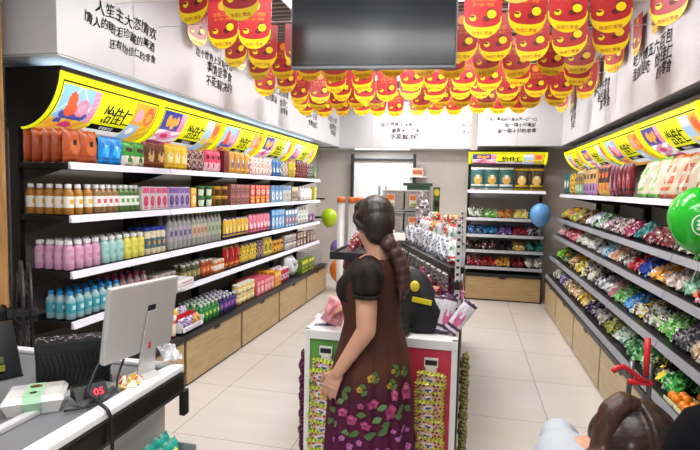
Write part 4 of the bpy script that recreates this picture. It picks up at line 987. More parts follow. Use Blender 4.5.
# ------------------------------------------------------------------ balloons
def dotted(col):
    m = bpy.data.materials.new('dotted_balloon'); m.use_nodes = True; n, l, b = nodes(m)
    tc = n.new('ShaderNodeTexCoord'); vo = n.new('ShaderNodeTexVoronoi'); vo.inputs['Scale'].default_value = 34; vo.inputs['Randomness'].default_value = .75
    lt = n.new('ShaderNodeMath'); lt.operation = 'LESS_THAN'; lt.inputs[1].default_value = .2
    sp = n.new('ShaderNodeSeparateXYZ'); gt = n.new('ShaderNodeMath'); gt.operation = 'GREATER_THAN'; gt.inputs[1].default_value = .035
    mu = n.new('ShaderNodeMath'); mu.operation = 'MULTIPLY'; mx = n.new('ShaderNodeMix'); mx.data_type = 'RGBA'
    l.new(tc.outputs['Object'], vo.inputs['Vector']); l.new(vo.outputs['Distance'], lt.inputs[0]); l.new(tc.outputs['Object'], sp.inputs[0]); l.new(sp.outputs['Z'], gt.inputs[0])
    l.new(lt.outputs[0], mu.inputs[0]); l.new(gt.outputs[0], mu.inputs[1]); l.new(mu.outputs[0], mx.inputs[0])
    mx.inputs[6].default_value = (*hx(col), 1); mx.inputs[7].default_value = (*hx('#a8e0a0'), 1); l.new(mx.outputs[2], b.inputs['Base Color']); b.inputs['Roughness'].default_value = .18
    return m
def balloon(loc, r, col, label, dots=0, mark=False, rough=.18, ang=0):
    root = empty('balloon', loc, ang)
    prof = []
    for i in range(19):
        t = i/18*PI; rr = r*math.sin(t)*(1 - .0*math.cos(t)); z = -r*1.22*math.cos(t)*(1.05 if t < PI/2 else .92)
        prof.append((max(.0008, rr*(1-.12*max(0, math.cos(t)))), z))
    MB().lathe(prof, 26, 0).build('skin', dotted(col) if dots else mat(col, rough), root, smooth=True)
    zb = prof[0][1]
    MB().lathe([(.012, zb-.022), (.006, zb-.008), (.004, zb+.002)], 8, 0).build('knot', mat(col, .4), root)
    if dots:
        b = MB(); th = R(-80); 
        def P(x, y_):
            th2 = R(-106)+x/r; t = PI/2+.15-y_/r
            return ((r+.002)*math.sin(t)*math.cos(th2), (r+.002)*math.sin(t)*math.sin(th2), (r*1.22+.002)*(.92 if t < PI/2 else 1.05)*math.cos(t))
        for rr_ in (.03,):
            n = 24; v = [P((rr_+d)*math.cos(2*PI*k/n), (rr_+d)*math.sin(2*PI*k/n)) for d in (0, .005) for k in range(n)]
            b.add(v, [(k, (k+1) % n, n+(k+1) % n, n+k) for k in range(n)], 0)
        for s in (-1, 0, 1):
            v = [P(.018*math.cos(u)+s*.006*0, .006*math.sin(u)+s*.012) for u in [2*PI*k/14 for k in range(14)]]; b.add(v, [tuple(range(14))], 0)
        b.build('round_print', pm('#e4f4e0'), root)
    MB().tube([(0, 0, zb-.02), (.01, .01, zb-.06), (.0, .03, zb-.12)], .0015, 5).build('hanging_string', pm('#e8e8e8'), root)
    return tag(root, label, 'balloon')
balloon((.925, 2.36, 1.505), .115, '#27b32e', 'glossy green balloon with white dots at the right rack', 60)
balloon((.955, 7.30, 1.29), .135, '#5d9ad8', 'sky blue balloon in front of the small back rack')
balloon((-2.16, 7.86, 1.12), .13, '#a8c81e', 'lime green balloon at the far end of left rack')
balloon((-1.99, 7.85, .62), .14, '#7a5aa8', 'violet balloon low at the far end of left rack')
balloon((-1.90, 7.55, .33), .15, '#e07a24', 'orange balloon near the floor beyond the left rack')

# ------------------------------------------------------------------ pennants
M_red = mat('#a52c30', .32); M_yel = mat('#e8c81e', .3); M_gold = mat('#dd8a2e', .4); M_dk = mat('#5a1014', .5)
def pennant_mesh():
    mb = MB(); w, h, r = .098, .29, .098
    out = [(-w, 0), (w, 0), (w, -(h-r))]+[(r*math.cos(a), -(h-r)-r*math.sin(a)) for a in [PI*k/16 for k in range(1, 16)]]+[(-w, -(h-r))]
    t = .0015
    mb.prism(out, 1, -t, t, 0)
    for s in (-1, 1):
        yv = s*(t+.0008)
        # yellow rim: crescent at the foot
        n = 18; o_, i_ = [], []
        for k in range(n+1):
            a = -.12+(PI+.24)*k/n
            o_.append((r*math.cos(a)*1.0 if -.0 <= a <= PI else (w if a < 0 else -w), yv, -(h-r)-r*math.sin(a)))
            i_.append((r*.95*math.cos(a), yv, -(h-r)+.012-r*.55*math.sin(a)**.6 if 0 < a < PI else -(h-r)+.014))
        for k in range(n): mb.add([o_[k], o_[k+1], i_[k+1], i_[k]], [(0, 1, 2, 3)], 1)
        mb.disc((-.050, s*(t+.0014), -.185), .018, .016, 1, 14); mb.disc((-.053, s*(t+.0020), -.178), .013, .006, 3, 10)
        mb.disc((.022, s*(t+.0014), -.186), .02, .014, 3, 14); mb.disc((.046, s*(t+.002), -.166), .024, .022, 1, 14); mb.disc((.040, s*(t+.0014), -.148), .02, .014, 3, 10)
        mb.disc((0, s*(t+.0014), -.04), .03, .028, 2, 14)
        for z, sz, tx in ((-.098, .026, '全场二折起'), (-.124, .019, '买一送一零食')):
            v, f, w2 = text2d(tx, sz); mb.add([(-s*(x-w2/2), s*(t+.0014), z+y_) for x, y_ in v], f, 2)
        v, f, w2 = text2d('怡佳仁零食', .022); mb.add([(-s*(x-w2/2), s*(t+.0022), -.270+y_) for x, y_ in v], f, 0)
    return mb
pproto = pennant_mesh().build('hanging_pennant', [M_red, M_yel, M_gold, M_dk])
PZ = 2.715
rowY = [1.95+.0, 2.40, 2.87, 3.34, 3.82, 4.30, 4.78, 5.26, 5.74, 6.22, 6.7, 7.18]
used = False
rown = ['row nearest the camera'] + ['%s row from the camera' % ordn(k) for k in range(1, 12)]
for ri, yv in enumerate(rowY):
    if ri == 0 or ri > 8: continue
    xs = [-2.06+.215*k for k in range(15)]
    off = (.0, .06, -.05, .03, -.02, .05, 0, .04, -.04, .02, .05, -.02)[ri]
    o = MB().tube([(SL, yv, PZ+.004), (-.5, yv, PZ-.012), (SR, yv, PZ+.004)], .002, 5).build('pennant_string', pm('#d8d0c8'))
    tag(o, 'thin cord carrying the %s of pennants' % rown[ri].replace('row', 'row', 1), 'cord', 'cords of the hanging pennants')
    for k, x in enumerate(xs):
        x2 = x+off+random.uniform(-.02, .02)
        if x2 < max(-2.02, -.95-.21*yv) or x2 > SR-.24: continue
        if yv < 3.3 and -1.16 < x2 < .02 and yv > 2.6: continue
        if yv < 2.6 and -1.02 < x2 < -.07: continue
        if random.random() < .06: continue
        p = pproto if not used else copy_tree(pproto); used = True
        p.location = (x2, yv+random.uniform(-.03, .03), PZ-.004-.012*(1-abs(x2+.5)/1.7)+random.uniform(-.02, .01))
        rz = random.uniform(-.3, .3)
        if x2 < -1.75: rz = R(40)+random.uniform(-.3, .3)
        if x2 > .85: rz = R(-62)+random.uniform(-.2, .2)
        p.rotation_euler = (random.uniform(-.08, .08), random.uniform(-.05, .05), rz)
        tag(p, 'red and yellow pennant, %s from the left in %s' % (ordn(k), rown[ri]), 'pennant', 'red and yellow pennants under the ceiling')
# wall pennants along the right soffit
for k in range(11):
    p = copy_tree(pproto); yv = 2.62+.40*k
    p.location = (SR-.035, yv, PZ+.2+random.uniform(-.03, .05)); p.rotation_euler = (0, random.uniform(-.05, .05), PI/2+random.uniform(-.15, .15))
    tag(p, 'red pennant hung flat along right soffit, %s from the entrance' % ordn(k), 'pennant', 'pennants along the right soffit')
for k in range(9):
    p = copy_tree(pproto); yv = 3.75+.40*k
    p.location = (SL+.05+random.uniform(0, .03), yv, PZ+.30+random.uniform(-.05, .06)); p.rotation_euler = (0, random.uniform(-.05, .05), PI/2-.3+random.uniform(-.2, .2))
    tag(p, 'narrow looking red pennant beside the left soffit, %s from the near end' % ordn(k), 'pennant', 'pennants along the left soffit')
# ------------------------------------------------------------------ television
root = empty('television', (-.585, 3.02, 0), R(6))
W, Hh, zb = .98, .565, 2.305
MB().box(-W/2, W/2, 0, .05, zb, zb+Hh, 0, bev=.006).build('casing', mat('#16171a', .35), root)
MB().box(-W/2+.012, W/2-.012, -.003, .001, zb+.022, zb+Hh-.012, 0).build('screen', mat('#0b0d11', .19, spec=.5), root)
b = MB(); b.box(-W/2, W/2, -.006, -.001, zb, zb+.014, 0); b.box(-W/2, -W/2+.007, -.006, -.001, zb, zb+Hh, 0); b.box(W/2-.007, W/2, -.006, -.001, zb, zb+Hh, 0); b.box(-.03, .03, -.008, -.002, zb-.004, zb+.006, 0)
b.build('bezel', mat('#5a5c60', .3, .6), root)
b = MB(); b.tube([(0, .09, zb+.25), (0, .09, CEIL+.1)], .025, 10); b.box(-.12, .12, .052, .09, zb+.2, zb+.4, 0); b.build('ceiling_mount', M_black, root)
tag(root, 'large black flat television hanging from the ceiling above the aisle', 'television')
# ------------------------------------------------------------------ cashier counter
CX, CY, CZ = -1.07, 1.78, .88
root = empty('checkout_counter', (-1.5, 1.2, 0))
def cb(name, x0, x1, y0, y1, z0, z1, m, par=root, bev=.004):
    return MB().box(x0+1.5, x1+1.5, y0-1.2, y1-1.2, z0, z1, 0, bev=bev).build(name, m, par)
cb('body', -1.95, CX-.05, .55, CY-.06, 0, CZ-.10, mat('#d2d0d0', .4))
cb('worktop', -2.0, CX-.055, .5, CY-.03, CZ-.03, CZ-.004, mat('#77787c', .35))
cb('black_bumper', CX-.055, CX+.012, .5, CY-.01, CZ-.10, CZ-.012, mat('#0e0e10', .35), bev=.02)
cb('black_bumper', -2.0, CX-.056, CY-.03, CY, CZ-.10, CZ-.012, mat('#0e0e10', .35), bev=.012)
cb('white_edge', CX-.055, CX+.004, .5, CY-.015, CZ-.0115, CZ+.012, mat('#eef0f4', .3), bev=.004)
cb('white_edge', -2.0, CX-.057, CY-.045, CY-.006, CZ-.003, CZ+.012, mat('#e2e4e8', .3), bev=.004)
cb('cash_tray_rim', -1.30, -1.27, .8, 1.6, CZ-.003, CZ+.014, mat('#c8c8ca', .3), bev=.004)
cb('corner_foot', CX-.01, CX+.014, CY-.03, CY+.006, CZ-.19, CZ-.09, M_black)
tag(root, 'white and black cashier counter with rounded black bumper', 'counter')
# monitor
root = empty('monitor', (-1.165, 1.60, CZ), math.atan2(.30, .06))
al = mat('#cfcdcb', .35, .4)
MT = Matrix.Translation((0, 0, .03)) @ Matrix.Rotation(R(9), 4, 'X')
b = MB(); b.box(-.155, .155, -.012, .012, .075, .345, 0, mx=MT, bev=.007); b.build('casing', al, root)
b = MB(); b.box(-.145, .145, .0125, .0135, .085, .335, 0, mx=MT); b.build('screen', mat('#08090b', .1), root)
b = MB(); b.box(.015, .05, -.0145, -.0118, .225, .255, 0, mx=MT); b.build('port_plate', M_black, root)
b = MB(); b.prism([(.012, .235), (.052, .235), (.075, -.015), (-.01, -.015)], 1, -.022, -.016, 0, mx=MT)
b.box(-.012, .07, -.085, .05, .0, .008, 0, bev=.002); b.prism([(-.026, .022), (-.012, .022), (-.07, .006), (-.084, .006)], 0, -.008, .07, 0); b.build('stand', al, root)
b = MB(); b.box(.026, .038, -.0235, -.0215, .09, .115, 0, mx=MT); b.build('sticker', pm('#c8404a'), root)
tag(root, 'silver computer monitor seen from behind on the cashier counter', 'monitor')
# keyboard-ish grey pad and cables
b = MB(); b.box(-1.24, -1.18, 1.36, 1.52, CZ-.003, CZ+.02, 0, bev=.004)
o = b.build('scale_plate', mat('#b8b8ba', .3, .5)); tag(o, 'grey metal plate under the price display', 'scale plate')
root = empty('price_display', (-1.19, 1.40, CZ+.02), R(60)); root.scale = (1, 1, .75)
b = MB(); b.prism([(-.03, 0), (.03, 0), (.03, .05), (.0, .05)], 0, -.05, .05, 0); b.build('housing', M_black, root)
b = MB(); MX = Matrix(((1, 0, 0, 0), (0, .515, .857, -.016), (0, .857, -.515, .024), (0, 0, 0, 1)))
v, f, w2 = text2d('05', .034)
b.add([(x-w2/2+.02, -.0305+.6*(y_+.008)-.0025, (y_+.008)*1.0) for x, y_ in v], f, 0)
b.build('red_digits', mat('#ff2438', .4, 0, 3.0), root)
tag(root, 'black price display with glowing red digits on the counter', 'display')
def cable(pts, r, lab):
    P = [Vector(p) for p in pts]; out = []
    for i in range(len(P)-1):
        p0, p1, p2, p3 = P[max(i-1, 0)], P[i], P[i+1], P[min(i+2, len(P)-1)]
        for t in [k/6 for k in range(6)]:
            out.append(.5*((2*p1)+(-p0+p2)*t+(2*p0-5*p1+4*p2-p3)*t*t+(-p0+3*p1-3*p2+p3)*t**3))
    out.append(P[-1])
    o = MB().tube(out, r, 7).build('cable', M_black, smooth=True); return tag(o, lab, 'cable')
cable([(-1.20, 1.52, CZ+.16), (-1.205, 1.46, CZ+.10), (-1.19, 1.40, CZ+.06), (-1.165, 1.36, CZ+.04), (-1.10, 1.33, CZ+.036), (-1.046, 1.32, CZ-.02), (-1.044, 1.31, CZ-.3)], .006, 'thick black cable looping from the monitor over the counter edge')
cable([(-1.19, 1.58, CZ+.10), (-1.16, 1.5, CZ+.05), (-1.13, 1.45, CZ+.03), (-1.135, 1.38, CZ+.008), (-1.2, 1.3, CZ+.008)], .004, 'thin black cable lying on the counter beside the display')
o = crumpled('paper_packet', '#e8e2d0', '#d8b030', '#c84a3a', .08, .07, 900); o.location = (-1.13, 1.50, CZ+.012); o.rotation_euler = (R(-80), 0, .4); tag(o, 'small cream packet with red marks beside the monitor stand', 'packet')
o = crumpled('tissue', '#f0f0f2', '#e4e4e8', '#dcdce0', .07, .08, 901); o.location = (-1.10, 1.745, CZ+.035); o.rotation_euler = (R(-60), 0, 1); tag(o, 'crumpled white tissue at the far counter corner', 'tissue')
# handbag
root = empty('handbag', (-1.345, 1.51, CZ-.003), R(38)); root.scale = (.86, .9, .98)
rb_ = noise_mat('#0c0c0e', '#17171a', nscale=30, rough=.5)
b = MB(); b.box(-.135, .135, -.045, .045, .001, .165, 0, bev=.015); b.build('bag_body', rb_, root)
b = MB()
for k in range(-7, 8):
    x = k*.018
    for s, (z0, z1) in ((1, (.02, .075)), (-1, (.075, .13))):
        xa, xb = x-.008*s, x+.008*s
        b.tube([(xa, -.0465, z0), (xb, -.0465, z1)], .0016, 4)
b.build('quilt_stitching', mat('#060607', .5), root)
b = MB(); b.box(-.137, .137, -.047, .047, .13, .178, 0, bev=.01); b.build('flap', rb_, root)
b = MB()
pts = [(-.13+.26*k/40, -.03+.012*math.sin(k*1.9), .182+.008*math.sin(k*.7)) for k in range(41)]
for i in range(40):
    c = Vector(pts[i]); 
    ring = [(c.x+.006*math.cos(a), c.y+.004*math.sin(a)*(i % 2), c.z+.004*math.sin(a)*(1-(i % 2))) for a in [2*PI*j/6 for j in range(7)]]
    b.tube(ring, .0014, 4, 0, False)
for i in range(16):
    c = Vector((.134+.004*math.sin(i), -.052, .175-.011*i)); ring = [(c.x+.004*math.cos(a)*(i % 2), c.y+.004*math.cos(a)*(1-i % 2), c.z+.007*math.sin(a)) for a in [2*PI*j/6 for j in range(7)]]
    b.tube(ring, .0014, 4, 0, False)
b.build('chain_strap', mat('#4a4a4e', .3, .9), root)
tag(root, 'black quilted handbag with chain strap on the counter', 'handbag')
# cake box
root = empty('cake_box', (-1.318, 1.315, CZ-.003), R(36)); root.scale = (.92, .92, .85)
b = MB(); b.add([(-.075, -.055, 0.001), (.075, -.055, .001), (.075, .055, .001), (-.075, .055, .001), (-.09, -.07, .05), (.09, -.07, .05), (.09, .07, .05), (-.09, .07, .05)], [(3, 2, 1, 0), (0, 1, 5, 4), (1, 2, 6, 5), (2, 3, 7, 6), (3, 0, 4, 7), (4, 5, 6, 7)], 0)
b.build('box_base', mat('#ece8e4', .35), root)
b = MB(); b.add([(-.093, -.073, .051), (.093, -.073, .051), (.093, .073, .051), (-.093, .073, .051), (-.08, -.06, .072), (.08, -.06, .072), (.08, .06, .072), (-.08, .06, .072)], [(3, 2, 1, 0), (0, 1, 5, 4), (1, 2, 6, 5), (2, 3, 7, 6), (3, 0, 4, 7), (4, 5, 6, 7)], 0)
b.build('clear_lid', mat('#f0eeec', .08, alpha=.4), root)
b = MB()
for x, y_, z0, z1 in [((-.03, .025), (-.061, .061), .0725, .0735)]: b.box(*x, *y_, z0, z1, 0)
b.add([(-.03, -.0615, .073), (.025, -.0615, .073), (.025, -.0755, .05), (-.03, -.0755, .05)], [(0, 3, 2, 1)], 0)
b.add([(-.03, -.0757, .05), (.025, -.0757, .05), (.025, -.059, .003), (-.03, -.059, .003)], [(0, 3, 2, 1)], 0)
b.disc((-.0025, .03, .0745), .02, .014, 1, 14, axis=2); b.disc((-.0025, -.03, .0745), .012, .01, 2, 12, axis=2)
b.build('paper_band', [pm('#9cc8a0'), pm('#6a3a2a'), pm('#2a2a2a')], root)
tag(root, 'clear lidded pastry box with pale green paper band on the counter', 'box')
# rack of teal packs on the counter side
root = empty('side_tray', (-1.02, 1.5, -.06))
b = MB(); b.box(-.055, .05, -.17, .19, .615, .622, 0); b.box(.044, .05, -.17, .19, .622, .66, 0); b.box(-.055, .05, .184, .19, .622, .68, 0); b.box(-.0975, -.056, -.15, .17, .62, .65, 0); b.build('wire_tray', mat('#9a9a9e', .4, .3), root)
tag(root, 'grey tray of teal packets fixed to the cashier counter side', 'tray')
tp = pouch('snack_packet', '#23a08c', '#1a7a6c', '#e8e058', '#d8f0d8', w=.085, h=.1, t=.03, mode=0, rough=.3); n = 0
for r in range(2):
    for c in range(4):
        o = tp if n == 0 else copy_tree(tp); n += 1
        o.location = (-1.0-.04*r, 1.375+.083*c, .566+.012*r); o.rotation_euler = (R(-18), 0, PI/2+random.uniform(-.1, .1))
        tag(o, '%s teal packet in the %s row of the tray on the counter side' % (ordn(c), ('outer', 'inner')[r]), 'snack packet', 'teal packets in the counter side tray')
# fan
root = empty('pedestal_fan', (-2.03, 1.96, -.0), R(47))
b = MB()
for rr in (.25, .235): b.tube([(0 if rr > .24 else .03, rr*math.cos(2*PI*k/36), .97+rr*math.sin(2*PI*k/36)) for k in range(37)], .009, 6, 0, False)
b.build('guard_ring', M_black, root)
b = MB()
for s in (-1, 1):
    for k in range(28):
        a = 2*PI*k/28; b.tube([(s*.035, .04*math.cos(a), .97+.04*math.sin(a)), (s*.032, .15*math.cos(a+.1), .97+.15*math.sin(a+.1)), (0, .25*math.cos(a+.2), .97+.25*math.sin(a+.2))], .0022, 4)
b.build('guard_grille', mat('#2a2a30', .25, .5), root)
b = MB()
for k in range(4):
    a = 2*PI*k/4
    for t in range(5):
        a0, a1 = a+.18*t, a+.18*(t+1); x0, x1 = -.02+.008*t, -.02+.008*(t+1)
        b.add([(x0, .04*math.cos(a0), .97+.04*math.sin(a0)), (x1, .04*math.cos(a1), .97+.04*math.sin(a1)), (x1, .2*math.cos(a1), .97+.2*math.sin(a1)), (x0, .2*math.cos(a0), .97+.2*math.sin(a0))], [(0, 1, 2, 3)], 0)
b.build('fan_blade', mat('#1c1c28', .2), root)
b = MB(); b.tube([(-.06, 0, .97), (.06, 0, .97)], .04, 12); b.box(-.16, -.06, -.05, .05, .92, 1.02, 0, bev=.015); b.tube([(-.10, 0, .92), (-.10, 0, .03)], .015, 8); b.lathe([(.17, 0), (.17, .015), (.06, .04)], 20, 0, Matrix.Translation((-.10, 0, 0))); b.build('motor_and_stem', M_black, root)
tag(root, 'black round pedestal fan seen nearly edge on behind the counter', 'fan')
# dark acrylic card stand at the frame edge
root = empty('card_stand', (-1.69, 1.46, CZ-.003), R(62)); root.scale = (1, 1, .52)
b = MB(); b.box(-.11, .11, -.06, .06, 0.001, .012, 0); b.add([(-.11, -.05, .012), (.11, -.05, .012), (.11, .05, .36), (-.11, .05, .36), (-.11, -.035, .012), (.11, -.035, .012), (.11, .065, .36), (-.11, .065, .36)], [(0, 1, 2, 3), (7, 6, 5, 4), (0, 4, 5, 1), (1, 5, 6, 2), (2, 6, 7, 3), (3, 7, 4, 0)], 0); b.build('panel', mat('#17181b', .15), root)
b = MB()
for c in range(2):
    for r in range(2): 
        z = .06+r*.05; y_ = -.053+(z-.012)/.348*.1
        b.box(-.08+c*.075, -.02+c*.075, y_-.012, y_-.004, z, z+.04, r)
b.build('card', [pm('#8a8a30'), pm('#5a6a3a')], root)
tag(root, 'dark glossy card stand with olive yellow cards at the frame edge', 'card stand')
# ------------------------------------------------------------------ hand cart and sack
root = empty('hand_cart', (.62, 1.98, 0))
st = mat('#7a7a7e', .3, .8); rd = mat('#c8202c', .35)
b = MB()
for x in (-.03, .035): b.tube([(x, 0, .12), (x, 0, .9), (x*.9, -.01, 1.0)], .009, 8)
b.build('pole', st, root, smooth=True)
b = MB(); b.tube([(.02, -.01, .955), (.018, -.012, 1.0), (.018, -.012, 1.09)], [.009, .0105, .010], 10); b.build('upright_grip', rd, root, smooth=True)
b = MB(); b.tube([(.03, -.012, .93), (0, -.015, .94), (-.03, -.02, .965), (-.06, -.03, .985), (-.085, -.04, .98), (-.1, -.045, .968)], [.010, .011, .010, .010, .010, .009], 10); b.box(-.038, .042, -.022, .006, .918, .938, 0, bev=.006); b.build('curved_grip', rd, root, smooth=True)
b = MB(); b.box(-.16, .16, -.02, .26, .085, .105, 0, bev=.004); b.build('platform', st, root)
for s in (-1, 1):
    b = MB(); b.tube([(s*.17, 0, .075), (s*.2, 0, .075)], .074, 18); b.build('wheel', M_black, root)
tag(root, 'folding hand cart with red grips and twin steel poles', 'hand cart')
b = MB(); V, F = [], []; n = 26
for z, rr in [(0.001, .12), (.03, .15), (.3, .16), (.6, .155), (.85, .15), (.95, .14), (1.02, .115), (1.07, .075), (1.09, .03), (1.092, .004)]:
    for i in range(n):
        a = 2*PI*i/n; k = 1+.05*math.sin(3*a+z*6)+.03*math.sin(5*a-z*9); V.append((rr*k*math.cos(a), rr*k*math.sin(a), z))
for k in range(9):
    for i in range(n): F.append((k*n+i, k*n+(i+1) % n, (k+1)*n+(i+1) % n, (k+1)*n+i))
F.append(tuple(reversed(range(n)))); b.add(V, F, 0)
o = b.build('fabric_sack', noise_mat('#070709', '#101014', nscale=9, rough=.9, bump=.8, spec=.1), smooth=True); o.location = (.517, 1.19, 0); o.scale = (.66, .66, 1.06); tag(o, 'tall black soft fabric sack beside the ponytailed woman', 'sack')
# ------------------------------------------------------------------ people
def fuse(mb, name, m, parent, voxel=.006, smooth=6, bump=None):
    me = bpy.data.meshes.new('t'); me.from_pydata(mb.V, [], mb.F); me.update()
    o = bpy.data.objects.new('t', me); COL.objects.link(o)
    md = o.modifiers.new('r', 'REMESH'); md.mode = 'VOXEL'; md.voxel_size = voxel
    s = o.modifiers.new('s', 'SMOOTH'); s.iterations = smooth; s.factor = .5
    bpy.context.view_layer.update()
    me2 = bpy.data.meshes.new_from_object(o.evaluated_get(bpy.context.evaluated_depsgraph_get()))
    bpy.data.objects.remove(o); bpy.data.meshes.remove(me)
    me2.materials.clear(); me2.materials.append(m)
    me2.polygons.foreach_set('use_smooth', [True]*len(me2.polygons)); me2.update()
    r = bpy.data.objects.new(name, me2); COL.objects.link(r)
    r.parent = parent; KIDS.setdefault(parent.name, []).append(r)
    return r
def skin_mat(h1, h2):
    m = noise_mat(h1, h2, nscale=6, rough=.5, lo=.3, hi=.7)
    b = m.node_tree.nodes['Principled BSDF']; b.inputs['Subsurface Weight'].default_value = .12; b.inputs['Subsurface Radius'].default_value = (.012, .005, .003); b.inputs['Subsurface Scale'].default_value = .5
    return m
def hair_mat(h1, h2):
    return noise_mat(h1, h2, scale=(1, 1, .18), nscale=55, rough=.42, detail=5, bump=.5, lo=.3, hi=.75)
def head(mb, T):
    for c, r in [((-.01, 0, .03), (.092, .074, .095)), ((.035, 0, -.035), (.055, .056, .075)), ((.05, 0, -.085), (.03, .035, .025)), ((.015, 0, -.04), (.07, .062, .06)), ((.07, .03, -.03), (.022, .024, .022)), ((.07, -.03, -.03), (.022, .024, .022)), ((.082, 0, -.062), (.014, .024, .012)), ((.072, 0, .03), (.022, .05, .014))]:
        mb.ell(c, r, 0, 20, 14, T)
    a, b_ = T @ Vector((.088, 0, .012)), T @ Vector((.104, 0, -.028)); mb.capsule(a, b_, .008, .012)
    for s in (-1, 1): 
        mb.ell((-.012, s*.072, -.008), (.017, .009, .032), 0, 12, 10, T); mb.ell((.096, s*.011, -.031), (.008, .008, .006), 0, 8, 6, T)
def face_parts(T, parent):
    b = MB()
    for s in (-1, 1): b.ell((.083, s*.031, .005), (.008, .014, .007), 0, 10, 8, T)
    b.build('eye', pm('#ece8e4', .2), parent, smooth=True)
    b = MB()
    for s in (-1, 1): b.ell((.0885, s*.031, .005), (.003, .006, .006), 0, 10, 8, T)
    b.build('iris', pm('#20140f', .2), parent, smooth=True)
    b = MB()
    for s in (-1, 1): b.tube([T @ Vector(p) for p in [(.088, s*.012, .025), (.090, s*.03, .031), (.080, s*.05, .026)]], [.002, .003, .0015], 6)
    b.build('eyebrow', pm('#1c120e'), parent, smooth=True)
    b = MB(); b.ell((.094, 0, -.058), (.006, .02, .005), 0, 12, 8, T); b.ell((.092, 0, -.067), (.007, .017, .006), 0, 12, 8, T); b.build('lips', pm('#a8524c'), parent, smooth=True)
def hand(mb, wrist, d, across, palm_n, L=.17, curl=.5, thumb_side=1):
    """wrist point, direction d, across (towards the thumb), palm_n: the way the palm faces"""
    w_, d, a, pn = Vector(wrist), Vector(d).normalized(), Vector(across).normalized(), Vector(palm_n).normalized()
    k = L/.17
    for s, wd in ((.012, .9), (.03, 1), (.05, 1), (.07, .95)):
        mb.capsule(w_+d*s*k-a*.022*wd*k, w_+d*s*k+a*.022*wd*k, .0125*k, .0125*k, 10)
    for i, (off, ln, rr) in enumerate([(.030, .070, .0082), (.010, .078, .0085), (-.011, .072, .0082), (-.030, .056, .0072)]):
        p0 = w_+d*.075*k+a*off*k; sp = a*off*.25
        cur = curl*(1+.15*i); p1 = p0+(d*math.cos(cur*.5)+pn*math.sin(cur*.5)+sp*1.2)*ln*.42*k
        p2 = p1+(d*math.cos(cur*1.2)+pn*math.sin(cur*1.2)+sp*.6)*ln*.33*k; p3 = p2+(d*math.cos(cur*1.9)+pn*math.sin(cur*1.9))*ln*.25*k
        mb.capsule(w_+d*.03*k+a*off*.7*k, p0, rr*1.15*k, rr*1.1*k, 8); mb.capsule(p0, p1, rr*1.08*k, rr*k, 8); mb.capsule(p1, p2, rr*k, rr*.9*k, 8); mb.capsule(p2, p3, rr*.9*k, rr*.78*k, 8)
    t0 = w_+d*.018*k+a*.022*k; t1 = t0+(d*.7+a*.75+pn*.25).normalized()*.035*k; t2 = t1+(d*.95+a*.25+pn*.3).normalized()*.03*k; t3 = t2+(d*.98+pn*.3).normalized()*.022*k
    mb.capsule(t0, t1, .012*k, .0098*k, 8); mb.capsule(t1, t2, .0098*k, .0088*k, 8); mb.capsule(t2, t3, .0088*k, .0075*k, 8)
def strands(mb, T, n, nape, r=.011, ax=(.106, .094, .104), c=(-.024, 0, .045)):
    for i in range(n):
        s_ = -1+2*i/(n-1); a0 = Vector((.075*(1-s_*s_*.6), .085*s_, .085*(1-abs(s_)**2.2*.55)+.022))
        pts = []
        for k in range(9):
            t = k/8; p_ = a0.lerp(Vector(nape), t); d = p_-Vector(c)
            q = Vector((d.x/ax[0], d.y/ax[1], d.z/ax[2])); m_ = max(q.length, .01)
            w_ = 1 if k < 8 else .9
            pts.append(T @ (Vector(c)+d*(w_/m_)*(.99+.012*((i*7) % 3-1))))
        mb.tube([p_[:] for p_ in pts], [r*.7]+[r]*7+[r*.8], 8)
# ---- woman in the floral dress
W1 = empty('person', (-.405, 2.25, 0), R(168)); W1.scale = (.985, .985, .985)
tag(W1, 'woman with long braid in dark floral dress standing at the display stand', 'person')
skin = skin_mat('#c8937a', '#d19d83')
TH = Matrix.Translation((.005, -.005, 1.452)) @ Matrix.Rotation(R(-46), 4, 'Z') @ Matrix.Rotation(R(16), 4, 'Y')
b = MB(); head(b, TH)
b.capsule((-.03, 0, 1.27), TH @ Vector((-.02, 0, -.05)), .062, .052, 16)
for c, r in [((0, 0, 1.2), (.115, .155, .13)), ((.03, 0, 1.16), (.12, .14, .09)), ((0, 0, 1.03), (.105, .13, .14)), ((0, 0, .88), (.125, .155, .13)), ((0, 0, 1.275), (.07, .14, .05))]: b.ell(c, r, 0, 24, 14)
for s in (-1, 1):
    b.capsule((-.02, s*.085, .85), (0, s*.085, .45), .085, .056, 14); b.capsule((0, s*.085, .45), (-.02, s*.085, .08), .055, .034, 14)
    b.capsule((-.03, s*.085, .04), (.13, s*.095, .03), .032, .026, 10)
# near (left) arm
SH_, EL, WR = (-.035, .165, 1.265), (-.05, .19, 1.02), (.07, .212, .825)
b.capsule(SH_, EL, .053, .042, 16); b.capsule(EL, WR, .042, .026, 16); 
hand(b, WR, (.40, .04, -.92), (.92, .1, .40), (-.1, -1, 0), .175, .28)
# far (right) arm reaching to the pouch
SR_, ER, WR2 = (-.02, -.165, 1.265), (.075, -.235, 1.06), (.25, -.30, .99)
b.capsule(SR_, ER, .053, .042, 16); b.capsule(ER, WR2, .042, .026, 16)
hand(b, WR2, (.85, -.25, -.3), (-.2, .9, .2), (.2, 0, -1), .16, .6)
body = fuse(b, 'body', skin, W1, .0055, 4)
face_parts(TH, W1)
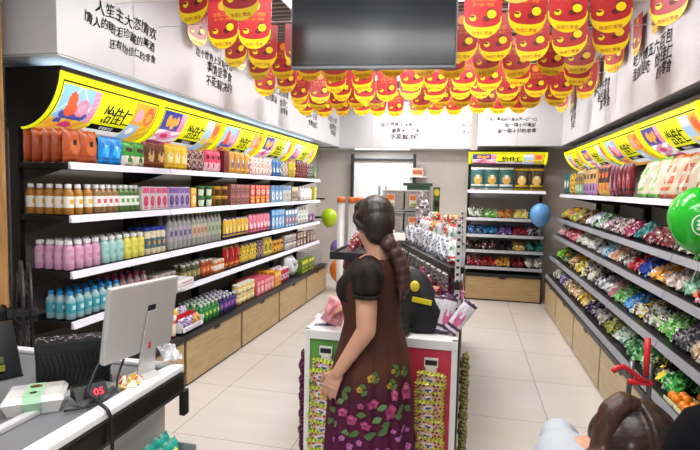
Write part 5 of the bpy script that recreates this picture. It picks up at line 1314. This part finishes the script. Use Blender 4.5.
# hair
b = MB()
b.ell((-.030, 0, .047), (.094, .084, .090), 0, 24, 16, TH); b.ell((-.062, 0, .008), (.064, .074, .085), 0, 22, 14, TH); b.ell((-.05, 0, -.04), (.055, .066, .06), 0, 20, 12, TH)
b.ell((.012, .03, .09), (.06, .055, .04), 0, 16, 12, TH); b.ell((.012, -.03, .09), (.06, .055, .04), 0, 16, 12, TH)
for s in (-1, 1): b.capsule(TH @ Vector((.055, s*.052, .075)), TH @ Vector((-.03, s*.074, .045)), .018, .02, 10)
strands(b, TH, 17, (-.095, .01, -.045))
hm = noise_mat('#110b09', '#35201a', scale=(1, 1, .2), nscale=70, rough=.42, detail=4, bump=.35, lo=.3, hi=.85)
hr = fuse(b, 'hair', hm, W1, .005, 2)
b = MB()
path = [(-.07, .05, 1.40), (-.105, .045, 1.36), (-.125, .035, 1.325), (-.14, .03, 1.285), (-.147, .025, 1.25), (-.15, .025, 1.215), (-.15, .022, 1.18), (-.148, .02, 1.15)]
rads = [.052, .048, .043, .045, .046, .044, .036, .018]
NB = 15
for i in range(NB):
    f_ = i/(NB-1)*(len(path)-1); j_ = min(int(f_), len(path)-2); t_ = f_-j_
    p_ = [path[j_][q]*(1-t_)+path[j_+1][q]*t_ for q in range(3)]; r_ = rads[j_]*(1-t_)+rads[j_+1]*t_
    s = .013*(1 if i % 2 else -1)
    b.ell((p_[0]-.004*(i % 2), p_[1]+s, p_[2]), (r_*.78, r_*.74, r_*.72), 0, 14, 10)
for k in range(9): b.capsule((-.148, .008+.005*k, 1.19), (-.135-.012*(k % 3), -.008+.010*k, 1.125-.012*(k % 2)), .012, .003, 8)
fuse(b, 'braid', noise_mat('#23130f', '#54302a', scale=(1, 1, .3), nscale=60, rough=.45, detail=4, bump=.4, lo=.25, hi=.8), W1, .006, 2)
MB().tube([(-.147+.034*math.cos(a), .025+.036*math.sin(a), 1.262) for a in [2*PI*k/16 for k in range(17)]], .007, 6, 0, False).build('hair_tie', M_black, W1)
# dress
def dress_mat():
    m = bpy.data.materials.new('dress'); m.use_nodes = True; n, l, bs = nodes(m)
    tc = n.new('ShaderNodeTexCoord'); sp = n.new('ShaderNodeSeparateXYZ'); nz = n.new('ShaderNodeTexNoise'); nz.inputs['Scale'].default_value = 5
    mp = n.new('ShaderNodeMapping'); mp.inputs['Scale'].default_value = (3, 3, .4); l.new(tc.outputs['Object'], mp.inputs[0]); l.new(mp.outputs[0], nz.inputs['Vector'])
    l.new(tc.outputs['Object'], sp.inputs[0]); ad = n.new('ShaderNodeMath'); ad.operation = 'MULTIPLY_ADD'; l.new(nz.outputs['Fac'], ad.inputs[0]); ad.inputs[1].default_value = .14; l.new(sp.outputs['Z'], ad.inputs[2])
    cr = n.new('ShaderNodeValToRGB'); l.new(ad.outputs[0], cr.inputs[0]); e = cr.color_ramp.elements
    st = [(.40, '#4a1238'), (.62, '#571a3c'), (.8, '#471a2c'), (.9, '#563125'), (1.0, '#482a20')]
    e[0].position, e[1].position = st[0][0], st[-1][0]; e[0].color, e[1].color = (*hx(st[0][1]), 1), (*hx(st[-1][1]), 1)
    for p_, c in st[1:-1]: e.new(p_).color = (*hx(c), 1)
    bs.inputs['Roughness'].default_value = .8; bs.inputs['Specular IOR Level'].default_value = .25; l.new(cr.outputs[0], bs.inputs['Base Color'])
    return m
secs = [(1.312, -.015, .082, .105), (1.30, -.012, .09, .125), (1.282, -.008, .1, .15), (1.24, 0, .122, .172), (1.19, .018, .145, .170), (1.15, .02, .148, .166), (1.09, .008, .134, .155), (1.03, 0, .127, .150), (1.0, 0, .130, .153), (.93, -.005, .148, .17), (.85, -.005, .168, .186), (.75, 0, .18, .196), (.65, 0, .188, .204), (.55, 0, .194, .212), (.45, 0, .2, .22), (.34, 0, .208, .225)]
def dr(theta, z):
    for i in range(len(secs)-1):
        if secs[i][0] >= z >= secs[i+1][0]:
            t = (secs[i][0]-z)/(secs[i][0]-secs[i+1][0]); cx, rx, ry = [secs[i][j]*(1-t)+secs[i+1][j]*t for j in (1, 2, 3)]; break
    p_ = max(0, min(1, (1.02-z)/.4)); k = 1+p_*(.035*math.sin(17*theta)+.018*math.sin(29*theta+1)+.012*math.sin(9*theta+z*4))
    return Vector((cx+rx*k*math.cos(theta), ry*k*math.sin(theta), z))
NT = 132; zs = []
for i in range(len(secs)-1):
    n_ = max(1, int((secs[i][0]-secs[i+1][0])/.02)); zs += [secs[i][0]+(secs[i+1][0]-secs[i][0])*k/n_ for k in range(n_)]
zs.append(secs[-1][0])
b = MB(); b.V = [dr(2*PI*k/NT, z)[:] for z in zs for k in range(NT)]
for j in range(len(zs)-1):
    for k in range(NT): b.F.append((j*NT+k, (j+1)*NT+k, (j+1)*NT+(k+1) % NT, j*NT+(k+1) % NT)); b.M.append(0)
def patch(thd, z, outline, m, off):
    c0 = dr(R(thd), z); pts = []
    rr = math.hypot(c0.x, c0.y)
    for dx, dz in outline:
        th = R(thd)+dx/rr; p_ = dr(th, z+dz); nrm = Vector((p_.x, p_.y, 0)).normalized(); pts.append((p_+nrm*off)[:])
    c = dr(R(thd), z); c = c+Vector((c.x, c.y, 0)).normalized()*off; n_ = len(pts)
    b.add(pts+[c[:]], [((i+1) % n_, i, n_) for i in range(n_)], m)
def rose(thd, z, r, m1, m2, m3=None, st=1.0):
    r *= .88; patch(thd, z, [(r*(1+.14*math.sin(5*a))*math.cos(a), r*st*(1+.14*math.sin(5*a))*math.sin(a)) for a in [2*PI*k/20 for k in range(20)]], m1, .0075)
    for q in range(5):
        a = q*1.257+.3; patch(thd+math.degrees(.45*r*math.cos(a)/.2), z+.45*r*st*math.sin(a), [(r*.36*math.cos(t), r*.30*st*math.sin(t)) for t in [2*PI*k/10 for k in range(10)]], m2 if q % 2 else m1, .009)
    patch(thd, z, [(r*.3*math.cos(t), r*.3*math.sin(t)) for t in [2*PI*k/10 for k in range(10)]], m3 if m3 else m2, .0105)
def leaf(thd, z, L_, ang, m):
    o_ = [(L_*t, .28*L_*math.sin(PI*(t+.5)/1.0)*s) for s, ts in ((1, (-.5, -.3, -.1, .1, .3, .5)), (-1, (.3, .1, -.1, -.3))) for t in ts]
    patch(thd, z, [(x*math.cos(ang)-y_*math.sin(ang), x*math.sin(ang)+y_*math.cos(ang)) for x, y_ in o_], m, .0068)
def TP(px, py): return 106+math.degrees(math.asin(max(-.98, min(.98, (px-375)/46)))), 1.6-(py-190)/510*2.10
rnd = random.Random(11)
for px, py, r in [(381, 381, .02), (369, 394, .016), (400, 390, .016), (404, 376, .012), (413, 380, .013)]:
    t, z = TP(px, py); rose(t, z, r, 2, 3, 4); leaf(t+7, z-.012, .04, .8, 5); leaf(t+5, z+.016, .035, -.5, 5)
for px, py, r, st in [(416, 402, .036, 1.2), (401, 418, .028, 1.4), (384, 408, .026, .9), (371, 411, .018, .8), (343, 412, .024, .6), (405, 401, .014, 2.2), (352, 421, .026, .8), (362, 426, .03, .8), (377, 430, .028, .7)]:
    t, z = TP(px, py); rose(t, z, r, 0+6, 7, 8, st)
for px, py, L_, a in [(356, 396, .05, .4), (353, 403, .045, -1), (393, 412, .05, .3), (410, 417, .055, .5), (408, 424, .05, -.3), (397, 430, .05, .2), (394, 437, .055, .6), (417, 421, .05, -.6), (349, 410, .05, .5), (357, 441, .05, .2), (366, 440, .05, .4), (382, 440, .06, .1), (337, 438, .05, .6), (345, 436, .045, 1), (388, 425, .05, .5), (372, 420, .05, .2), (340, 425, .05, -.4)]:
    t, z = TP(px, py); leaf(t, z, L_, a, 5 if rnd.random() < .6 else 9)
for k in range(40):   # the rest of the print round the skirt
    t = rnd.uniform(205, 375); z = rnd.uniform(.40, .74)
    (rose(t, z, rnd.uniform(.02, .036), 6, 7, 8) if k % 2 else leaf(t, z, .05, rnd.uniform(-1, 1), 5))
for px in range(335, 420, 9):
    t, z = TP(px, 450+rnd.uniform(-3, 14)); rose(t, z, rnd.uniform(.012, .022), 10, 6, 7)
for px, py in [(404, 440), (409, 446), (413, 438), (407, 448), (416, 444), (411, 441)]:
    t, z = TP(px, py); rose(t, z, .011, 10, 6, 7)
b.build('dress', [dress_mat(), pm('#571a3c'), pm('#a8862c', .6), pm('#c8a840', .6), pm('#6a4a20', .6), pm('#4c6a38', .6), pm('#a83a6c', .6), pm('#c0688c', .6), pm('#7a2a50', .6), pm('#5f7f4a', .6), pm('#b06ab0', .6)], W1, smooth=True)
dk = noise_mat('#17120f', '#2c221d', scale=(1, 1, .25), nscale=45, rough=.85, spec=.2)
for s in (1, -1):
    b = MB(); b.capsule((-.015, s*.10, 1.272), (-.036, s*.16, 1.245), .060, .074, 18); b.capsule((-.036, s*.16, 1.245), (-.042, s*.176, 1.212), .074, .064, 18)
    fuse(b, 'sleeve', dk, W1, .008, 3)
    MB().tube([(-.044+.056*math.cos(a), s*.179+.056*math.sin(a)*.95, 1.168) for a in [2*PI*k/20 for k in range(21)]], .009, 6, 0, False).build('sleeve_cuff', dk, W1, smooth=True)
# black bodice panel (darker yoke)
b = MB(); zz = [z for z in zs if z >= 1.1]; b.V = []
for z in zz:
    for k in range(NT):
        p_ = dr(2*PI*k/NT, z); b.V.append((p_+Vector((p_.x, p_.y, 0)).normalized()*.003)[:])
for j in range(len(zz)-1):
    for k in range(NT):
        th = 360*(k+.5)/NT
        if th < 75 or th > 285: b.F.append((j*NT+k, (j+1)*NT+k, (j+1)*NT+(k+1) % NT, j*NT+(k+1) % NT)); b.M.append(0)
b.build('bodice_panel', dk, W1, smooth=True)
b = MB()
for s in (-1, 1): b.box(-.075, .16, s*.09-.04, s*.09+.04, 0.001, .03, 0, bev=.012)
b.build('shoe', M_black, W1)
b = MB(); wr = Vector(WR)
b.tube([(Vector((.142, .224, .715))+Vector((.0105*math.cos(a), .0105*math.sin(a), 0)))[:] for a in [2*PI*k/12 for k in range(13)]], .0018, 5, 0, False); b.build('ring', mat('#d8a838', .2, .9), W1)
o = pouch('cloth_pouch', '#d88c94', '#e0a0a4', '#cc7c86', '#e4acb0', w=.115, h=.15, t=.06, crumple=.012, rough=.6)
o.rotation_euler = (0, R(18), .2); o.location = (-.70, 2.625, GZ+.003-lowest(o)); tag(o, 'salmon pink soft pouch under the woman\'s hand', 'pouch')

# ---- crouching woman with a ponytail
W2 = empty('person', (.30, 1.62, 0), 0)
tag(W2, 'crouching woman with brown ponytail and white top, head bowed', 'person')
T2 = Matrix.Translation((.192, 0, .838)) @ Matrix.Rotation(R(-20), 4, 'Z') @ Matrix.Rotation(R(52), 4, 'Y') @ Matrix.Rotation(R(-10), 4, 'X')
b = MB(); head(b, T2)
b.capsule((.07, 0, .80), T2 @ Vector((-.02, 0, -.05)), .06, .05, 14)
for c, r in [((-.13, 0, .37), (.13, .15, .11)), ((-.08, 0, .52), (.115, .145, .13)), ((-.02, 0, .66), (.11, .155, .11)), ((.03, 0, .755), (.08, .155, .068))]: b.ell(c, r, 0, 22, 14)
for s in (-1, 1):
    b.capsule((-.16, s*.1, .32), (.2, s*.12, .46), .085, .06, 14); b.capsule((.2, s*.12, .46), (.02, s*.13, .08), .058, .036, 14); b.capsule((.0, s*.13, .035), (.15, s*.14, .028), .032, .026, 10)
    b.capsule((.03, s*.17, .77), (.18, s*.18, .52), .05, .04, 14); b.capsule((.18, s*.18, .52), (.33, s*.1, .46), .04, .027, 14)
    hand(b, (.33, s*.1, .46), (.8, -s*.4, -.1), (0, -s*.5, .8), (.1, -s*.8, 0), .16, .6)
fuse(b, 'body', skin_mat('#c08a6c', '#cc9678'), W2, .006, 4); face_parts(T2, W2)
b = MB()
for c, r in [((-.13, 0, .38), (.15, .17, .11)), ((-.08, 0, .52), (.135, .165, .15)), ((-.02, 0, .66), (.13, .175, .13)), ((.03, 0, .765), (.10, .18, .085))]: b.ell(c, r, 0, 24, 14)
for s in (-1, 1): b.capsule((.03, s*.17, .77), (.11, s*.2, .66), .064, .056, 16)
fuse(b, 'white_top', noise_mat('#a4a9b3', '#aeb3bd', nscale=4, rough=.8), W2, .008, 5)
b = MB()
for s in (-1, 1):
    b.capsule((-.16, s*.1, .32), (.2, s*.12, .46), .094, .068, 14); b.capsule((.2, s*.12, .46), (.04, s*.13, .12), .066, .045, 14)
b.ell((-.17, 0, .33), (.16, .19, .12), 0, 20, 12)
fuse(b, 'trousers', noise_mat('#1c2230', '#252c3c', nscale=9, rough=.8), W2, .009, 4)
b = MB()
for s in (-1, 1): b.box(-.05, .18, s*.135-.04, s*.135+.04, 0.001, .04, 0, bev=.015)
b.build('shoe', pm('#d8d8dc', .5), W2)
b = MB()
b.ell((-.022, 0, .040), (.100, .090, .094), 0, 24, 16, T2); b.ell((-.045, 0, .0), (.082, .083, .088), 0, 22, 14, T2)
for s in (-1, 1): b.capsule(T2 @ Vector((.06, s*.05, .07)), T2 @ Vector((-.02, s*.08, .02)), .02, .022, 10)
strands(b, T2, 17, (-.085, 0, .085), ax=(.108, .098, .106), c=(-.02, 0, .04))
hm2 = noise_mat('#1a0f0b', '#40271d', scale=(.12, 1, .5), nscale=90, rough=.4, detail=3, bump=.25, lo=.3, hi=.8)
fuse(b, 'hair', hm2, W2, .005, 2)
# ponytail: up out of the crown, over and down behind
b = MB(); base = T2 @ Vector((-.085, 0, .085))
pt = [base, base+Vector((-.015, -.012, .02)), base+Vector((-.045, -.02, .028)), base+Vector((-.075, -.028, .0)), base+Vector((-.09, -.035, -.05)), base+Vector((-.10, -.04, -.10)), base+Vector((-.115, -.045, -.145)), base+Vector((-.14, -.045, -.175))]
rr = [.022, .028, .033, .036, .036, .033, .024, .006]
for i in range(len(pt)-1): b.capsule(pt[i], pt[i+1], rr[i], rr[i+1], 14)
for k in range(6): b.capsule(pt[-3]+Vector((0, .012*(k-2.5), 0)), pt[-1]+Vector((-.03-.018*(k % 3), .02*(k-2.5), .02+.012*(k % 2))), .014, .002, 8)
fuse(b, 'ponytail', noise_mat('#2a1811', '#5a3828', scale=(1, 1, .12), nscale=90, rough=.4, detail=3, bump=.3, lo=.25, hi=.8), W2, .006, 3)
z_ = (T2.to_3x3() @ Vector((-1, 0, 1))).normalized(); q = z_.to_track_quat('Z', 'Y').to_matrix().to_4x4(); q.translation = base
b = MB(); b.tube([(q @ Vector((.032*math.cos(a), .032*math.sin(a), .012)))[:] for a in [2*PI*k/16 for k in range(17)]], .011, 7, 0, False); b.build('hair_tie', M_black, W2, smooth=True)
# ------------------------------------------------------------------ lamps
def lamp(x, yv, power, sx=1.1, sy=.3, vis=True):
    root = empty('ceiling_light', (x, yv, CEIL-.035))
    MB().box(-sx/2-.02, sx/2+.02, -sy/2-.02, sy/2+.02, .0, .03, 0).build('housing', mat('#d8d8d8', .5), root)
    MB().box(-sx/2, sx/2, -sy/2, sy/2, -.006, -.0005, 0).build('diffuser', mat('#ffffff', .5, 0, 4, key='lamp'), root)
    L = bpy.data.lights.new('ceiling_lamp', 'AREA'); L.shape = 'RECTANGLE'; L.size = sx; L.size_y = sy; L.energy = power; L.color = (1, .985, .96)
    lo = bpy.data.objects.new('ceiling_lamp', L); COL.objects.link(lo); lo.location = (x, yv, CEIL-.06)
    return root
n = 0
for yv in (-.6, .9, 2.63, 4.06, 5.5, 6.95, 8.3):  # the pair behind the camera is unseen, added to lift the foreground
    for x in (-.95, -.05):
        r_ = lamp(x, yv, 13 if yv < 0 else (15 if yv > 8 else 22))
        tag(r_, 'white ceiling light panel, %s pair from the entrance, %s side' % (ordn(n//2), ('left', 'right')[n % 2]), 'ceiling light', 'ceiling light panels'); n += 1
for nm, a, c, pw, lab in (('led_strip', (-1.95, 8.70, 2.259), (-1.0, 8.74, 2.2705), 7, 'slim white strip light above the white panel at the back'),):
    o = MB().box(a[0], c[0], a[1], c[1], a[2], c[2], 0).build(nm, mat('#f4f8ff', .5, 0, 3, key='led')); tag(o, lab, 'strip light')
    L = bpy.data.lights.new('led_lamp', 'AREA'); L.shape = 'RECTANGLE'; L.size = c[0]-a[0]; L.size_y = c[1]-a[1]; L.energy = pw; L.color = (.9, .95, 1)
    lo = bpy.data.objects.new('led_lamp', L); COL.objects.link(lo)
    up_ = a[0] < -2.3
    lo.location = ((a[0]+c[0])/2, (a[1]+c[1])/2, c[2]+.002 if up_ else a[2]-.004); lo.rotation_euler = (PI, 0, 0) if up_ else (0, 0, 0)
print('OBJ', len(bpy.data.objects))
